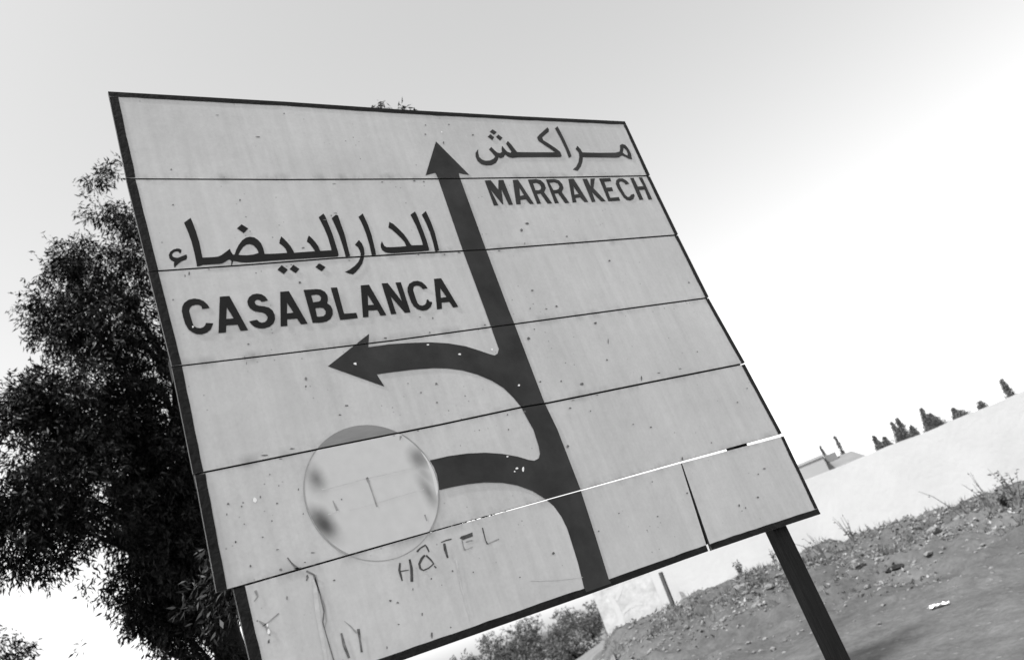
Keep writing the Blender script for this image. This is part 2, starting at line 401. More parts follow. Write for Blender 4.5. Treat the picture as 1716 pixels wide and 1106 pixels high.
def limbs(base, top, r0, clumps, org):
    b, t = Vector(base), Vector(top); parts = []
    trunk = [b.lerp(t, i / 8) + Vector((.10 * math.sin(i * 1.1), .08 * math.cos(i * 1.7), 0)) * (i > 0) for i in range(9)]
    o = Vector(org)
    parts.append(tube([tuple(p - o) for p in trunk], [r0 * (1.25 if i == 0 else 1) * (1 - .085 * i) for i in range(9)], 10))
    for (x, y, z, r) in clumps:
        if r < .36: continue
        c = Vector((x, y, z)); c = c.lerp(Vector((t.x, t.y, z - .3)), .22); k = min(range(1, 9), key=lambda i: abs(trunk[i].z - (z - 1.0)))
        s = trunk[k]; md = s.lerp(c, .55) + Vector((0, 0, .12 * (c - s).length))
        rr = r0 * .38 * (1 - .06 * k)
        parts.append(tube([tuple(p - o) for p in (s, s.lerp(md, .5) + Vector((0, 0, -.03)), md, c)], [rr, rr * .8, rr * .55, rr * .18], 6))
        for _ in range(2):
            e = c + Vector(RNG.normal(size=3)) * r * .3
            parts.append(tube([tuple(p - o) for p in (md, md.lerp(e, .5), e)], [rr * .4, rr * .28, rr * .08], 4))
    return join_vf(parts)
def tree(name, label, clumps, base, top, r0, dens, per, mt, group=None, **kw):
    r = empty(name, base); tag(r, label, 'tree', group)
    v, f = limbs(base, top, r0, clumps, base); mesh('trunk', v, f, M_BARK, r, True)
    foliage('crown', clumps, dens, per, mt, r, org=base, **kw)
    return r
# big eucalyptus left of the sign
EUC = [(1.29,6.76,8.44,.39),(1.37,6.64,7.84,.33),(1.45,6.73,7.25,.56),(.7,6.55,7.05,.43),(.31,6.5,6.57,.33),(.78,6.54,6.35,.64),(1.17,6.68,5.72,.63),(-.13,6.32,5.51,.41),(.35,6.49,5.4,.68),(-.37,6.33,4.88,.58),(.31,6.5,4.61,.8),(1.07,6.8,4.69,.76),(-.28,6.33,4.2,.52),(.3,6.4,4.01,.61),(.94,6.72,3.68,.7),(1.09,6.9,2.96,.53),(-.73,6.33,5.39,.53),(-.9,6.42,4.56,.65),(2.38,7.22,6.39,.9),(2.3,7.44,4.9,.95),(2.32,7.44,3.73,.85),(2.39,7.21,7.88,.65),(.4,6.79,2.93,.18),(.75,6.85,3.12,.35),(-.18,6.43,5.94,.22)]
EUC += [(0.55,6.47,7.28,0.2),(0.39,6.49,7.08,0.2),(0.12,6.41,6.65,0.19),(0.21,6.41,6.23,0.22),(-0.22,6.33,5.97,0.23),(1.06,6.8,8.72,0.17),(1.41,6.74,8.74,0.21),(0.98,6.72,8.15,0.17),(-0.23,6.33,5.37,0.28),(-0.37,6.33,3.79,0.21),(-0.09,6.42,3.72,0.24),(0.18,6.41,3.56,0.21),(0.51,6.58,3.4,0.27),(-0.01,6.42,3.54,0.11),(0.26,6.8,2.98,0.11),(0.14,6.81,3.07,0.07),(0.53,6.78,3.03,0.19),(0.67,6.76,3.3,0.31),(1.35,6.65,2.86,0.41),(1.54,6.61,2.49,0.41),(1.12,6.69,2.58,0.41),(0.87,6.83,2.77,0.42),(1.38,7.05,3.86,0.66),(0.86,7.04,5.11,0.67),(0.13,7.01,4.97,0.66),(0.85,7.14,4.29,0.74),(1.23,7.08,3.37,0.58)]
EUC = [(x, y, z - (.12 if z > 8 else 0), r * .87) for x, y, z, r in EUC]
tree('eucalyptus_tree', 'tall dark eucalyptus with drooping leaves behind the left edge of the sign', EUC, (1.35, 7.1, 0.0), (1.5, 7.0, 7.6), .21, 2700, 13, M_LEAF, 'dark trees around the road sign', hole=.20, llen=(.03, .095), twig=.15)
SEAM5 = [(1.4,3.0,2.6,.34),(1.85,2.85,2.56,.30),(1.0,3.2,2.6,.34),(2.15,2.47,2.5,.17),(.75,3.0,2.56,.28),(1.0,2.95,2.62,.32),(1.25,2.86,2.62,.32),(1.5,2.77,2.62,.30),(1.75,2.66,2.58,.27),(2.0,2.54,2.52,.22)]
TWO = [(3.31,3.52,6.97,.12),(3.22,3.57,6.93,.11),(3.38,3.49,6.88,.1),(3.28,3.62,6.55,.28),(3.2,3.75,6.0,.4),(3.0,3.8,5.2,.5),(2.5,3.7,4.2,.5)] + SEAM5
tree('young_eucalyptus_tree', 'slender tree hidden behind the sign, only its leafy tip showing above the top border', TWO, (.85, 3.2, 0.0), (2.6, 3.6, 6.0), .08, 1500, 14, M_LEAF, 'dark trees around the road sign', hole=.25, llen=(.045, .085), twig=.12)
THR = [(-.85,22.6,5.75,.75),(-1.7,22.8,5.2,1.0),(-.9,23.2,4.6,1.1),(-2.4,22.6,4.2,1.2),(-1.2,22.6,3.6,1.1)]
tree('distant_tree', 'far dark tree crown in the lower left corner, below the eucalyptus', THR, (-1.4, 22.8, .3), (-1.3, 22.8, 5.2), .16, 300, 11, M_LEAF, 'dark trees around the road sign', llen=(.12, .2), twig=.35, hole=.25)

# ------------------------------------------------------------------ cypresses and tree tops over the wall
def far_tree(label, a, e_top, w_deg, spires, D=62.0, wide=0.0):
    """spires: (azimuth offset, top elevation, half width in degrees at wall height)"""
    c = pol(a, D, .5); r = empty('cypress_tree', c); tag(r, label, 'tree', 'cypresses beyond the white wall')
    k = D * math.radians(1); ex = Vector((math.cos(math.radians(a)), -math.sin(math.radians(a)), 0))
    parts = []; P = []; Dr = []
    for (da, et, hw) in spires:
        H = elz(D, et) - .5; zb = .8; b = ex * (da * k)
        parts.append(tube([tuple(b), tuple(b + Vector((.02, 0, H * .5))), tuple(b + Vector((0, .02, H * .93)))], [.16, .09, .02], 6))
        zw = elz(D, 3.0) - .5
        for _ in range(int(70 + 420 * hw)):           # sprays of needles, thinning to a ragged tip
            t = RNG.random() ** .85
            z = (zw - .9) + (H - zw + .9) * t if RNG.random() < .85 else zb + (zw - zb) * t
            u = min(max((H - z) / max(H - zw, .25), 0), 1.6)
            rad = hw * k * 1.35 * u ** 1.1 + .02
            an = RNG.random() * 6.283; rr = rad * RNG.random() ** .45 * RNG.uniform(.6, 1.35)
            c = b + Vector((math.cos(an) * rr, math.sin(an) * rr, z)); sg = .03 + .075 * min(u, 1)
            for _ in range(22):
                g = RNG.normal(size=3)
                P.append(c + Vector((g[0] * sg, g[1] * sg, g[2] * sg * 1.5))); q = Vector((math.cos(an) * .6, math.sin(an) * .6, .8)) + Vector(RNG.normal(size=3)) * .35
                Dr.append(q.normalized())
    v, f = join_vf(parts); mesh('trunk', v, f, M_BARK, r)
    n = len(P); ln = RNG.uniform(.06, .17, n)
    leaves_mesh('crown', np.array([tuple(p) for p in P]), np.array([tuple(p) for p in Dr]), ln, ln * .45, M_FAR, r)
far_tree('pale thin cypress spire beside the house roof, leftmost of the row', 52.32, 4.68, .1, [(0, 4.62, .05)], 75)
far_tree('slim cypress rising just behind the hipped roof', 53.4, 4.86, .1, [(0, 4.82, .07)], 75)
far_tree('small low cypress pair right of the house, with a ragged base', 55.8, 3.9, .2, [(-.25, 3.86, .09), (.05, 3.25, .2), (.3, 3.55, .09)])
far_tree('double-tipped cypress clump near the middle of the wall top', 57.1, 4.3, .3, [(-.18, 4.2, .14), (.2, 4.3, .16), (0, 3.6, .36)])
far_tree('short single cypress right of the double-tipped clump', 57.8, 3.56, .1, [(0, 3.54, .12)])
far_tree('largest tree over the wall, pointed with one long sloping side', 58.95, 4.31, .4, [(-.12, 4.28, .2), (.18, 3.75, .3), (.1, 3.5, .4)])
far_tree('low two-tipped bushy tree top right of the largest one', 60.5, 3.53, .2, [(-.05, 3.5, .1), (.12, 3.25, .2)])
far_tree('tiny tree tip barely clearing the wall', 61.93, 3.23, .1, [(0, 3.22, .08)])
far_tree('lone narrow cypress at the far right end of the wall top', 63.6, 3.98, .1, [(0, 3.96, .11)])

# ------------------------------------------------------------------ shrubs beyond the end of the wall
def shrub(label, a, d, w, h, dens=120):
    c = pol(a, d); z = ground_z(c.x, c.y, False); base = (c.x, c.y, z)
    r = empty('shrub', base); tag(r, label, 'shrub', 'shrubs beyond the end of the wall')
    cl = []
    for i in range(7):
        cl.append((c.x + RNG.uniform(-.5, .5) * w, c.y + RNG.uniform(-.4, .4) * w, z + h * RNG.uniform(.25, .75), w * RNG.uniform(.22, .34)))
    parts = [tube([(0, 0, -.05), tuple((Vector(q[:3]) - Vector(base)) * .5), tuple(Vector(q[:3]) - Vector(base))], [.04, .03, .01], 5) for q in cl]
    v, f = join_vf(parts); mesh('stem', v, f, M_BARK, r)
    foliage('foliage', cl, dens, 9, M_BUSH, r, llen=(.10, .2), lw=.45, droop=.1, twig=.3, hole=.3, org=base)
shrub('dark tall shrub close to the left edge of the grey wall end', 33.5, 50, 2.2, 2.0)
shrub('dark shrub under the middle of the sign bottom border', 31.4, 60, 3.0, 2.7)
shrub('ragged shrub left of centre below the sign bottom border', 28.8, 62, 3.2, 2.9)
shrub('leftmost shrub showing under the sign at the bottom edge', 26.2, 60, 3.2, 3.2)
shrub('low spreading shrub in front of the taller ones below the arrow tail', 32.2, 33, 1.6, .7)
shrub('low dry shrub beside the pale track', 29.8, 34, 1.8, .9)
def build_track():
    A = list(np.arange(21, 34.6, .56)); Ds = [16, 18, 20, 22.4, 23, 24, 25.5, 27, 29, 32, 36, 41, 48, 58]; n = len(A); v = []; f = []
    for d in Ds:
        for a in A:
            p = pol(a, d); v.append((p.x, p.y, ground_z(p.x, p.y) + .05))
    for i in range(len(Ds) - 1):
        for j in range(n - 1): f.append((i * n + j, i * n + j + 1, (i + 1) * n + j + 1, (i + 1) * n + j))
    o = mesh('track', v, f, M_TRACK, smooth=True)
    if o.data.polygons[0].normal.z < 0: o.data.flip_normals()
    tag(o, kind='structure')
build_track()

# ------------------------------------------------------------------ rubble, weeds and litter on the bank
def stone_vf(r, seed):
    rs = random.Random(seed); bm = bmesh.new(); bmesh.ops.create_icosphere(bm, subdivisions=1, radius=r)
    sx, sy, sz = rs.uniform(.8, 1.3), rs.uniform(.7, 1.1), rs.uniform(.45, .8)
    for q in bm.verts:
        s = 1 + rs.uniform(-.22, .22); q.co = Vector((q.co.x * sx * s, q.co.y * sy * s, q.co.z * sz * s))
    bm.verts.ensure_lookup_table(); v = [tuple(q.co) for q in bm.verts]; f = [tuple(x.index for x in fc.verts) for fc in bm.faces]; bm.free(); return v, f
PROTO = [stone_vf(1.0, s) for s in range(6)]
def scatter_stones():
    V = []; F = []
    for i in range(3400):
        a = random.uniform(33, 72); d = random.uniform(11, 20) if i % 6 == 0 else random.gauss(17.3, 1.4)
        if not 8 < d < 20.2: continue
        c = pol(a, d); r = random.choice((.012, .018, .022, .03, .03, .045)) * random.uniform(.7, 1.2)
        z = ground_z(c.x, c.y) + r * .2; v, f = random.choice(PROTO); o = len(V); t = random.uniform(0, 6.28); ct, st = math.cos(t), math.sin(t)
        V += [(c.x + (x * ct - y * st) * r, c.y + (x * st + y * ct) * r, z + zz * r) for x, y, zz in v]; F += [tuple(k + o for k in q) for q in f]
    tag(mesh('gravel', V, F, M_STONE), 'loose gravel and clods strewn over the dirt bank', 'gravel', kind='stuff')
scatter_stones()
def bigger_stones():
    base = [mesh_data for mesh_data in PROTO]; mes = []
    for i, (v, f) in enumerate(base):
        me = bpy.data.meshes.new('stone'); me.from_pydata(v, [], f); me.materials.append(M_STONE); mes.append(me)
    for i in range(34):
        a = random.uniform(40, 66); d = random.uniform(14.2, 19.2); c = pol(a, d); r = random.uniform(.07, .14)
        o = link('stone', mes[i % 6]); o.location = (c.x, c.y, ground_z(c.x, c.y) + r * .15); o.scale = (r, r, r * .8); o.rotation_euler = (0, 0, random.uniform(0, 6.28))
        tag(o, 'fist-to-head-sized stone half sunk in the rubble strip of the bank', 'stone', 'loose stones on the bank')
bigger_stones()
def dry_grass():
    P = []; Dr = []; Ln = []
    for i in range(520):
        a = random.uniform(34, 72); d = random.gauss(18.0, 1.2)
        if not 13 < d < 20.2: continue
        c = pol(a, d)
        if noise.noise(Vector((c.x * .8, c.y * .8, 9))) < -.05: continue
        for k in range(16):
            x, y = c.x + random.gauss(0, .09), c.y + random.gauss(0, .09)
            P.append((x, y, ground_z(x, y) - .01)); q = Vector((random.gauss(0, .5), random.gauss(0, .5), 1)).normalized(); Dr.append(tuple(q)); Ln.append(random.uniform(.06, .2))
    Ln = np.array(Ln)
    tag(leaves_mesh('dry_grass', np.array(P), np.array(Dr), Ln, Ln * .10, M_DRY, None), 'sparse dry grass tufts along the top of the bank', 'grass', kind='stuff')
dry_grass()
def litter():
    P = []; Dr = []; Ln = []
    for i in range(15000):
        a = random.uniform(33, 74); d = random.gauss(17.6, 1.6) if i % 3 else random.uniform(9, 20)
        if not 9 < d < 20.3: continue
        c = pol(a, d); k = noise.noise(Vector((c.x * .55, c.y * .55, 4)))
        if k < -.12 + .9 * max(0, (15.5 - d) / 6): continue
        P.append((c.x, c.y, ground_z(c.x, c.y) + .005)); Dr.append(tuple(Vector((random.gauss(0, 1), random.gauss(0, 1), random.uniform(.05, .9))).normalized())); Ln.append(random.uniform(.025, .10))
    Ln = np.array(Ln)
    tag(leaves_mesh('leaf_litter', np.array(P), np.array(Dr), Ln, Ln * .55, M_LITTER, None), 'dry leaves and scraps strewn over the rubble strip of the bank', 'leaf litter', kind='stuff')
litter()
def weed(label, a, d, h, n, lean=(0, 0), leafy=6):
    c = pol(a, d); z = ground_z(c.x, c.y); r = empty('weed', (c.x, c.y, z)); tag(r, label, 'weed', 'dry weeds on the bank')
    P = []; Dr = []
    for i in range(n):
        hh = h * random.uniform(.55, 1.0); dx, dy = random.gauss(lean[0], .16) * hh, random.gauss(lean[1], .16) * hh
        pts = [(0, 0, -.03), (dx * .3, dy * .3, hh * .4), (dx * .65 + random.gauss(0, .02), dy * .65, hh * .75), (dx, dy, hh)]
        v, f = tube(pts, [.011, .009, .006, .003], 4); mesh('stem', v, f, M_DRY, r)
        for k in range(leafy):
            t = random.uniform(.35, 1); P.append((dx * t, dy * t, hh * t)); Dr.append(tuple(Vector((random.gauss(0, 1), random.gauss(0, 1), random.uniform(-.2, .8))).normalized()))
    ln = np.array([random.uniform(.04, .10) for _ in P])
    leaves_mesh('leaf_cluster', np.array(P), np.array(Dr), ln, ln * .4, M_BUSH, r)['kind'] = 'stuff'
weed('tall branching weed against the wall at the right edge', 61.0, 17.2, 1.0, 9, (.05, 0), 12)
weed('bare forked twig weed left of the tall branching one', 59.6, 17.4, .75, 4, (-.2, .1), 3)
weed('single bent dry stalk arching left over the bank edge', 57.9, 17.2, .75, 1, (-.6, .4), 2)
weed('leafy weed tuft half cut by the right edge of the photo', 62.9, 17.0, .8, 12, (0, 0), 14)
weed('thin dry weed just right of the sign post', 49.5, 17.4, .8, 6, (-.3, .2), 3)
weed('wispy weed beside the wall between sign corner and post', 46.4, 18.0, .5, 6, (.1, 0), 5)
weed('fine dry weed against the wall right of the post', 51.5, 17.8, .7, 7, (.1, .1), 3)
weed('low weed on the mound left of the sign post', 44.2, 18.0, .35, 8, (0, 0), 10)
weed('dense low weed below the tall branching one', 61.6, 16.4, .35, 16, (0, 0), 16)
weed('small dense weed at the foot of the forked twig', 60.2, 16.6, .28, 14, (0, 0), 16)
def blob(label, a, e, d, r, sq):  # dark lump put where the bank has only a shaded hole
    c = pol(a, d); me = bpy.data.meshes.new('blob'); bm = bmesh.new(); bmesh.ops.create_icosphere(bm, subdivisions=3, radius=r)
    for q in bm.verts:
        s_ = 1 + .45 * noise.noise(q.co * (2.2 / r) + Vector((a, 0, 0))); q.co = Vector((q.co.x * 1.35 * s_, q.co.y * s_, q.co.z * sq * s_))
    bm.to_mesh(me); bm.free(); o = link('blob', me, M_HOLE_SHADE); o.location = (c.x, c.y, ground_z(c.x, c.y) + r * .1); o.rotation_euler = (0, 0, -math.radians(a))
    tag(o, label, 'blob', 'dark blobs standing for shaded holes on the bank')
blob('large black clod in place of a shaded hole in the rubble strip', 53.0, 0, 14.6, .12, .55)
blob('smaller black clod in place of a shaded hole left of the large one', 51.2, 0, 14.9, .075, .55)
blob('low dark clod close to the large black one, higher on the bank', 53.4, 0, 16.0, .06, .6)
def scrap():
    c = pol(54.26, 11.0); bm = bmesh.new(); bmesh.ops.create_grid(bm, x_segments=7, y_segments=4, size=.5)
    for q in bm.verts:
        q.co = Vector((q.co.x * .22, q.co.y * .075 * (1.2 - abs(q.co.x)), .02 + .03 * noise.noise(Vector((q.co.x * 7, q.co.y * 9, 1)))))
    me = bpy.data.meshes.new('paper_scrap'); bm.to_mesh(me); bm.free()
    o = link('paper_scrap', me, M_PAPER); o.location = (c.x, c.y, ground_z(c.x, c.y) + .01); o.rotation_euler = (.1, .1, -math.radians(60))
    md = o.modifiers.new('thickness', 'SOLIDIFY'); md.thickness = .003
    tag(o, 'small crumpled scrap of white paper lying on the dirt at lower right', 'litter')
scrap()

# ------------------------------------------------------------------ the road sign
BOARDS = [
 [(0.0007,3.777),(0.6228,3.7695),(1.1293,3.7568),(1.7014,3.75),(2.3865,3.7479),(2.3747,3.4094),(1.8514,3.4027),(1.4094,3.3999),(1.166,3.3973),(0.5468,3.398),(0.0265,3.4041),(-0.0023,3.4055)],
 [(-0.0033,3.3996),(0.0255,3.3981),(0.5451,3.3914),(1.1635,3.39),(1.4064,3.3924),(1.8476,3.3946),(2.3699,3.4007),(2.3652,3.0588),(1.6313,3.0488),(1.2687,3.044),(0.992,3.047),(0.6244,3.0482),(0.3004,3.0431),(0.0269,3.0415),(0.0025,3.0414)],
 [(0.0015,3.0361),(0.0259,3.0362),(0.2991,3.0375),(0.6227,3.0422),(0.9898,3.0406),(1.2661,3.0373),(1.6281,3.0417),(2.3606,3.0508),(2.3622,2.71),(1.2569,2.7004),(1.1271,2.7),(0.7469,2.6959),(0.3412,2.6986),(0.0335,2.7014),(0.0082,2.7019)],
 [(0.0072,2.6967),(0.0325,2.6962),(0.3398,2.6931),(0.7449,2.6899),(1.1246,2.6936),(1.2541,2.6938),(2.3573,2.7021),(2.3834,2.364),(1.7634,2.363),(1.2776,2.3603),(1.1471,2.3637),(0.8091,2.3586),(0.4012,2.3574),(0.0291,2.3552),(0.0006,2.355)],
 [(0.0042,2.3487),(0.028,2.3499),(0.3996,2.3516),(0.8068,2.3523),(1.1443,2.357),(1.2745,2.3534),(1.7593,2.3555),(2.3779,2.3557),(2.3932,2.0145),(1.7712,2.0166),(1.2753,2.0147),(0.7129,2.0153),(0.3786,2.0141),(0.025,2.012),(-0.0071,2.0114)],
 [(0.037,2.0064),(0.1863,2.0074),(0.377,2.0086),(0.7112,2.0109),(1.2729,2.0097),(1.7691,2.0085),(1.7141,1.6659),(1.591,1.6673),(1.1553,1.6701),(0.4949,1.6794),(0.0372,1.6859)],
 [(1.7763,2.0084),(2.0418,2.0052),(2.3957,2.001),(2.3846,1.6475),(2.0382,1.6575),(1.7333,1.6643)],
]
MARKS = [
 ('arabic_letter',1,'black',[(0.1155,3.1126),(0.111,3.1173),(0.1019,3.1192),(0.0905,3.1159),(0.0797,3.1082),(0.0731,3.0968),(0.0725,3.0835),(0.0761,3.0749),(0.0842,3.0683),(0.0812,3.0596),(0.0805,3.0513),(0.0821,3.0462),(0.087,3.0525),(0.093,3.0587),(0.1009,3.0648),(0.1114,3.0707),(0.123,3.0749),(0.1268,3.083),(0.128,3.0931),(0.124,3.0934),(0.1152,3.0899),(0.1063,3.0862),(0.0978,3.0834),(0.09,3.085),(0.0841,3.0887),(0.0828,3.0962),(0.0867,3.1026),(0.0943,3.1072),(0.1011,3.1078),(0.106,3.1054),(0.1068,3.0996),(0.1115,3.1017)],[]),
 ('arabic_letter',1,'black',[(0.1438,3.2191),(0.1684,3.2379),(0.1711,3.2204),(0.1748,3.1833),(0.1768,3.138),(0.1754,3.1036),(0.1744,3.0787),(0.1924,3.0785),(0.212,3.0785),(0.2249,3.0796),(0.2358,3.0841),(0.2524,3.0951),(0.2696,3.1079),(0.2702,3.0974),(0.2744,3.0839),(0.2801,3.0835),(0.288,3.0998),(0.3013,3.1201),(0.3173,3.1387),(0.333,3.1493),(0.347,3.1521),(0.3612,3.1488),(0.3721,3.1374),(0.3791,3.1226),(0.3815,3.1009),(0.3808,3.0795),(0.4138,3.078),(0.46,3.0785),(0.4583,3.096),(0.4496,3.1111),(0.4417,3.1189),(0.4474,3.1331),(0.4558,3.1481),(0.4625,3.1378),(0.4712,3.1226),(0.4789,3.1039),(0.4836,3.0853),(0.4846,3.0772),(0.5439,3.0785),(0.5608,3.0785),(0.5568,3.0935),(0.5502,3.1106),(0.5421,3.1204),(0.5486,3.1349),(0.5565,3.1464),(0.5634,3.1359),(0.5728,3.1167),(0.579,3.0977),(0.5804,3.079),(0.6223,3.0789),(0.6243,3.0893),(0.6253,3.1345),(0.6215,3.1804),(0.6139,3.223),(0.6371,3.2392),(0.6407,3.2258),(0.6434,3.187),(0.646,3.1486),(0.6458,3.1068),(0.6456,3.0767),(0.6443,3.058),(0.6401,3.0516),(0.6348,3.0505),(0.5889,3.0507),(0.5246,3.0508),(0.4931,3.0509),(0.4531,3.0512),(0.4071,3.051),(0.3737,3.0499),(0.3409,3.0494),(0.3115,3.0492),(0.2946,3.0515),(0.2784,3.0568),(0.2702,3.0585),(0.2666,3.0525),(0.2617,3.0425),(0.2597,3.0425),(0.2592,3.0427),(0.264,3.0589),(0.2602,3.0651),(0.2543,3.0644),(0.2443,3.0576),(0.2317,3.0517),(0.2202,3.0508),(0.1922,3.0505),(0.17,3.0502),(0.1582,3.0463),(0.1505,3.0459),(0.1516,3.061),(0.1529,3.0948),(0.1528,3.1428),(0.1494,3.1811)],[[(0.2927,3.0819),(0.3016,3.0954),(0.3156,3.1121),(0.3294,3.1209),(0.3401,3.1224),(0.3508,3.1171),(0.3582,3.1041),(0.3612,3.0915),(0.361,3.0844),(0.3421,3.0796),(0.3211,3.0782),(0.3038,3.0794)]]),
 ('letter_dot',1,'black',[(0.3107,3.1881),(0.3307,3.2046),(0.3495,3.1863),(0.3298,3.1678)],[]),
 ('letter_dot',2,'black',[(0.409,3.013),(0.4278,3.0299),(0.445,3.0108),(0.4273,2.9939)],[]),
 ('letter_dot',2,'black',[(0.4515,3.0121),(0.469,3.0286),(0.486,3.0101),(0.4687,2.994)],[]),
 ('letter_dot',2,'black',[(0.5447,3.013),(0.5626,3.028),(0.5816,3.0102),(0.563,2.9942)],[]),
 ('arabic_letter',1,'black',[(0.6626,3.2172),(0.6831,3.2321),(0.6907,3.2286),(0.6912,3.1888),(0.6925,3.1462),(0.6894,3.1004),(0.6874,3.0702),(0.6867,3.0506),(0.6764,3.048),(0.6686,3.048),(0.6693,3.0601),(0.6707,3.094),(0.6703,3.1397),(0.6666,3.186)],[]),
 ('arabic_letter',1,'black',[(0.719,3.0967),(0.7405,3.1166),(0.7478,3.1008),(0.7496,3.0815),(0.7455,3.0588),(0.7408,3.0478),(0.7261,3.0479),(0.7292,3.0561),(0.7303,3.0712),(0.7275,3.0848)],[]),
 ('arabic_letter',2,'black',[(0.7382,3.0417),(0.736,3.0366),(0.7236,3.0149),(0.7059,2.9957),(0.6879,2.9804),(0.6747,2.9723),(0.6601,2.9772),(0.6474,2.9848),(0.6681,2.9931),(0.6926,3.0079),(0.7108,3.0234),(0.7237,3.0413),(0.7239,3.0418)],[]),
 ('arabic_letter',1,'black',[(0.7694,3.219),(0.7916,3.2341),(0.7938,3.2121),(0.7971,3.1822),(0.7973,3.1369),(0.7942,3.098),(0.7905,3.0635),(0.7884,3.049),(0.7828,3.0477),(0.771,3.0477),(0.7722,3.0608),(0.7757,3.0953),(0.7771,3.1457),(0.7745,3.1891)],[]),
 ('arabic_letter',1,'black',[(0.8883,3.1914),(0.9017,3.1816),(0.9164,3.1587),(0.9304,3.1339),(0.9395,3.1054),(0.9439,3.0852),(0.9478,3.0802),(0.9944,3.0794),(0.9962,3.0901),(0.9973,3.1264),(0.9956,3.1713),(0.9888,3.221),(1.0137,3.2359),(1.0165,3.2158),(1.0172,3.1786),(1.0183,3.1376),(1.0176,3.097),(1.0153,3.0628),(1.0129,3.0538),(1.0077,3.0521),(0.9658,3.0509),(0.9175,3.0505),(0.8628,3.0502),(0.8454,3.0521),(0.8289,3.0563),(0.8194,3.0655),(0.8176,3.0791),(0.8211,3.0925),(0.8303,3.1057),(0.8319,3.0939),(0.8341,3.084),(0.8414,3.0788),(0.8644,3.0774),(0.8933,3.0772),(0.9231,3.0785),(0.9217,3.0965),(0.913,3.1149),(0.9014,3.1354),(0.8891,3.154),(0.8763,3.1654)],[]),
 ('arabic_letter',1,'black',[(1.038,3.2192),(1.0622,3.2364),(1.0642,3.2141),(1.0667,3.1765),(1.0662,3.131),(1.0615,3.0904),(1.0563,3.051),(1.0447,3.0464),(1.0374,3.0465),(1.0389,3.0593),(1.0426,3.0915),(1.0448,3.1362),(1.0432,3.1816)],[]),
 ('letter',2,'black',[(0.1577,2.8887),(0.1537,2.9021),(0.1444,2.916),(0.1326,2.9237),(0.1173,2.9275),(0.1009,2.9253),(0.0859,2.9156),(0.0767,2.9022),(0.0724,2.8868),(0.0721,2.8648),(0.0736,2.8395),(0.0789,2.8201),(0.0882,2.808),(0.0997,2.8004),(0.1149,2.7975),(0.1314,2.801),(0.1457,2.8118),(0.1561,2.8296),(0.1571,2.832),(0.1355,2.8362),(0.1311,2.8278),(0.1237,2.8215),(0.1141,2.8195),(0.1042,2.8226),(0.0966,2.8304),(0.0953,2.8463),(0.0944,2.8654),(0.0942,2.8844),(0.0989,2.895),(0.1069,2.9022),(0.118,2.9042),(0.1271,2.9033),(0.134,2.8977),(0.1345,2.887)],[]),
 ('letter',2,'black',[(0.1976,2.9266),(0.2283,2.9262),(0.2586,2.7947),(0.2344,2.7951),(0.2305,2.8181),(0.1952,2.8201),(0.1885,2.7945),(0.1654,2.7952)],[[(0.2109,2.8846),(0.2235,2.8425),(0.2002,2.8429)]]),
 ('letter',2,'black',[(0.3485,2.8967),(0.3429,2.9125),(0.3335,2.9219),(0.3186,2.9267),(0.3022,2.9243),(0.2884,2.9145),(0.2803,2.9003),(0.2795,2.8855),(0.2842,2.8717),(0.2935,2.8624),(0.3067,2.8576),(0.3201,2.8535),(0.3286,2.8469),(0.3323,2.8349),(0.3274,2.8239),(0.3187,2.8176),(0.3083,2.8162),(0.3007,2.8204),(0.2957,2.8292),(0.2694,2.8258),(0.2737,2.8139),(0.2824,2.803),(0.2951,2.7966),(0.3117,2.7946),(0.3298,2.7982),(0.3453,2.8085),(0.3541,2.8241),(0.357,2.8404),(0.3544,2.8574),(0.3456,2.8694),(0.3312,2.876),(0.3134,2.8802),(0.3048,2.8861),(0.3033,2.8946),(0.3084,2.9015),(0.316,2.9034),(0.3225,2.9),(0.3262,2.8939)],[]),
 ('letter',2,'black',[(0.3971,2.9259),(0.4271,2.9255),(0.4583,2.795),(0.4351,2.7951),(0.4275,2.8179),(0.3941,2.8194),(0.3887,2.7944),(0.3659,2.7952)],[[(0.4099,2.8818),(0.4215,2.8415),(0.3991,2.8413)]]),
 ('letter',2,'black',[(0.4786,2.9257),(0.5242,2.9245),(0.5392,2.9217),(0.552,2.9106),(0.5568,2.8959),(0.5536,2.8787),(0.5473,2.8653),(0.5568,2.8538),(0.5593,2.8378),(0.5549,2.8192),(0.5426,2.8034),(0.5262,2.795),(0.507,2.7932),(0.4761,2.7952)],[[(0.4996,2.9019),(0.5184,2.9032),(0.5284,2.8995),(0.5319,2.8896),(0.5276,2.8796),(0.5201,2.8751),(0.5043,2.8743),(0.4989,2.8738)],[(0.5003,2.8505),(0.5167,2.8511),(0.5284,2.8481),(0.5333,2.8355),(0.5295,2.8238),(0.5198,2.817),(0.5041,2.8164),(0.4975,2.8172)]]),
 ('letter',2,'black',[(0.5768,2.9253),(0.6002,2.9245),(0.5954,2.8181),(0.641,2.8165),(0.6406,2.7955),(0.575,2.7951)],[]),
 ('letter',2,'black',[(0.6899,2.9246),(0.722,2.9246),(0.7497,2.7954),(0.727,2.7955),(0.7222,2.8189),(0.6886,2.8212),(0.6807,2.7951),(0.6601,2.796)],[[(0.7049,2.8831),(0.7157,2.8415),(0.6934,2.8421)]]),
 ('letter',2,'black',[(0.7721,2.9256),(0.7962,2.9249),(0.8275,2.8433),(0.8276,2.9244),(0.8495,2.9239),(0.8464,2.7961),(0.8235,2.7961),(0.7905,2.8692),(0.7892,2.7956),(0.7686,2.7958)],[]),
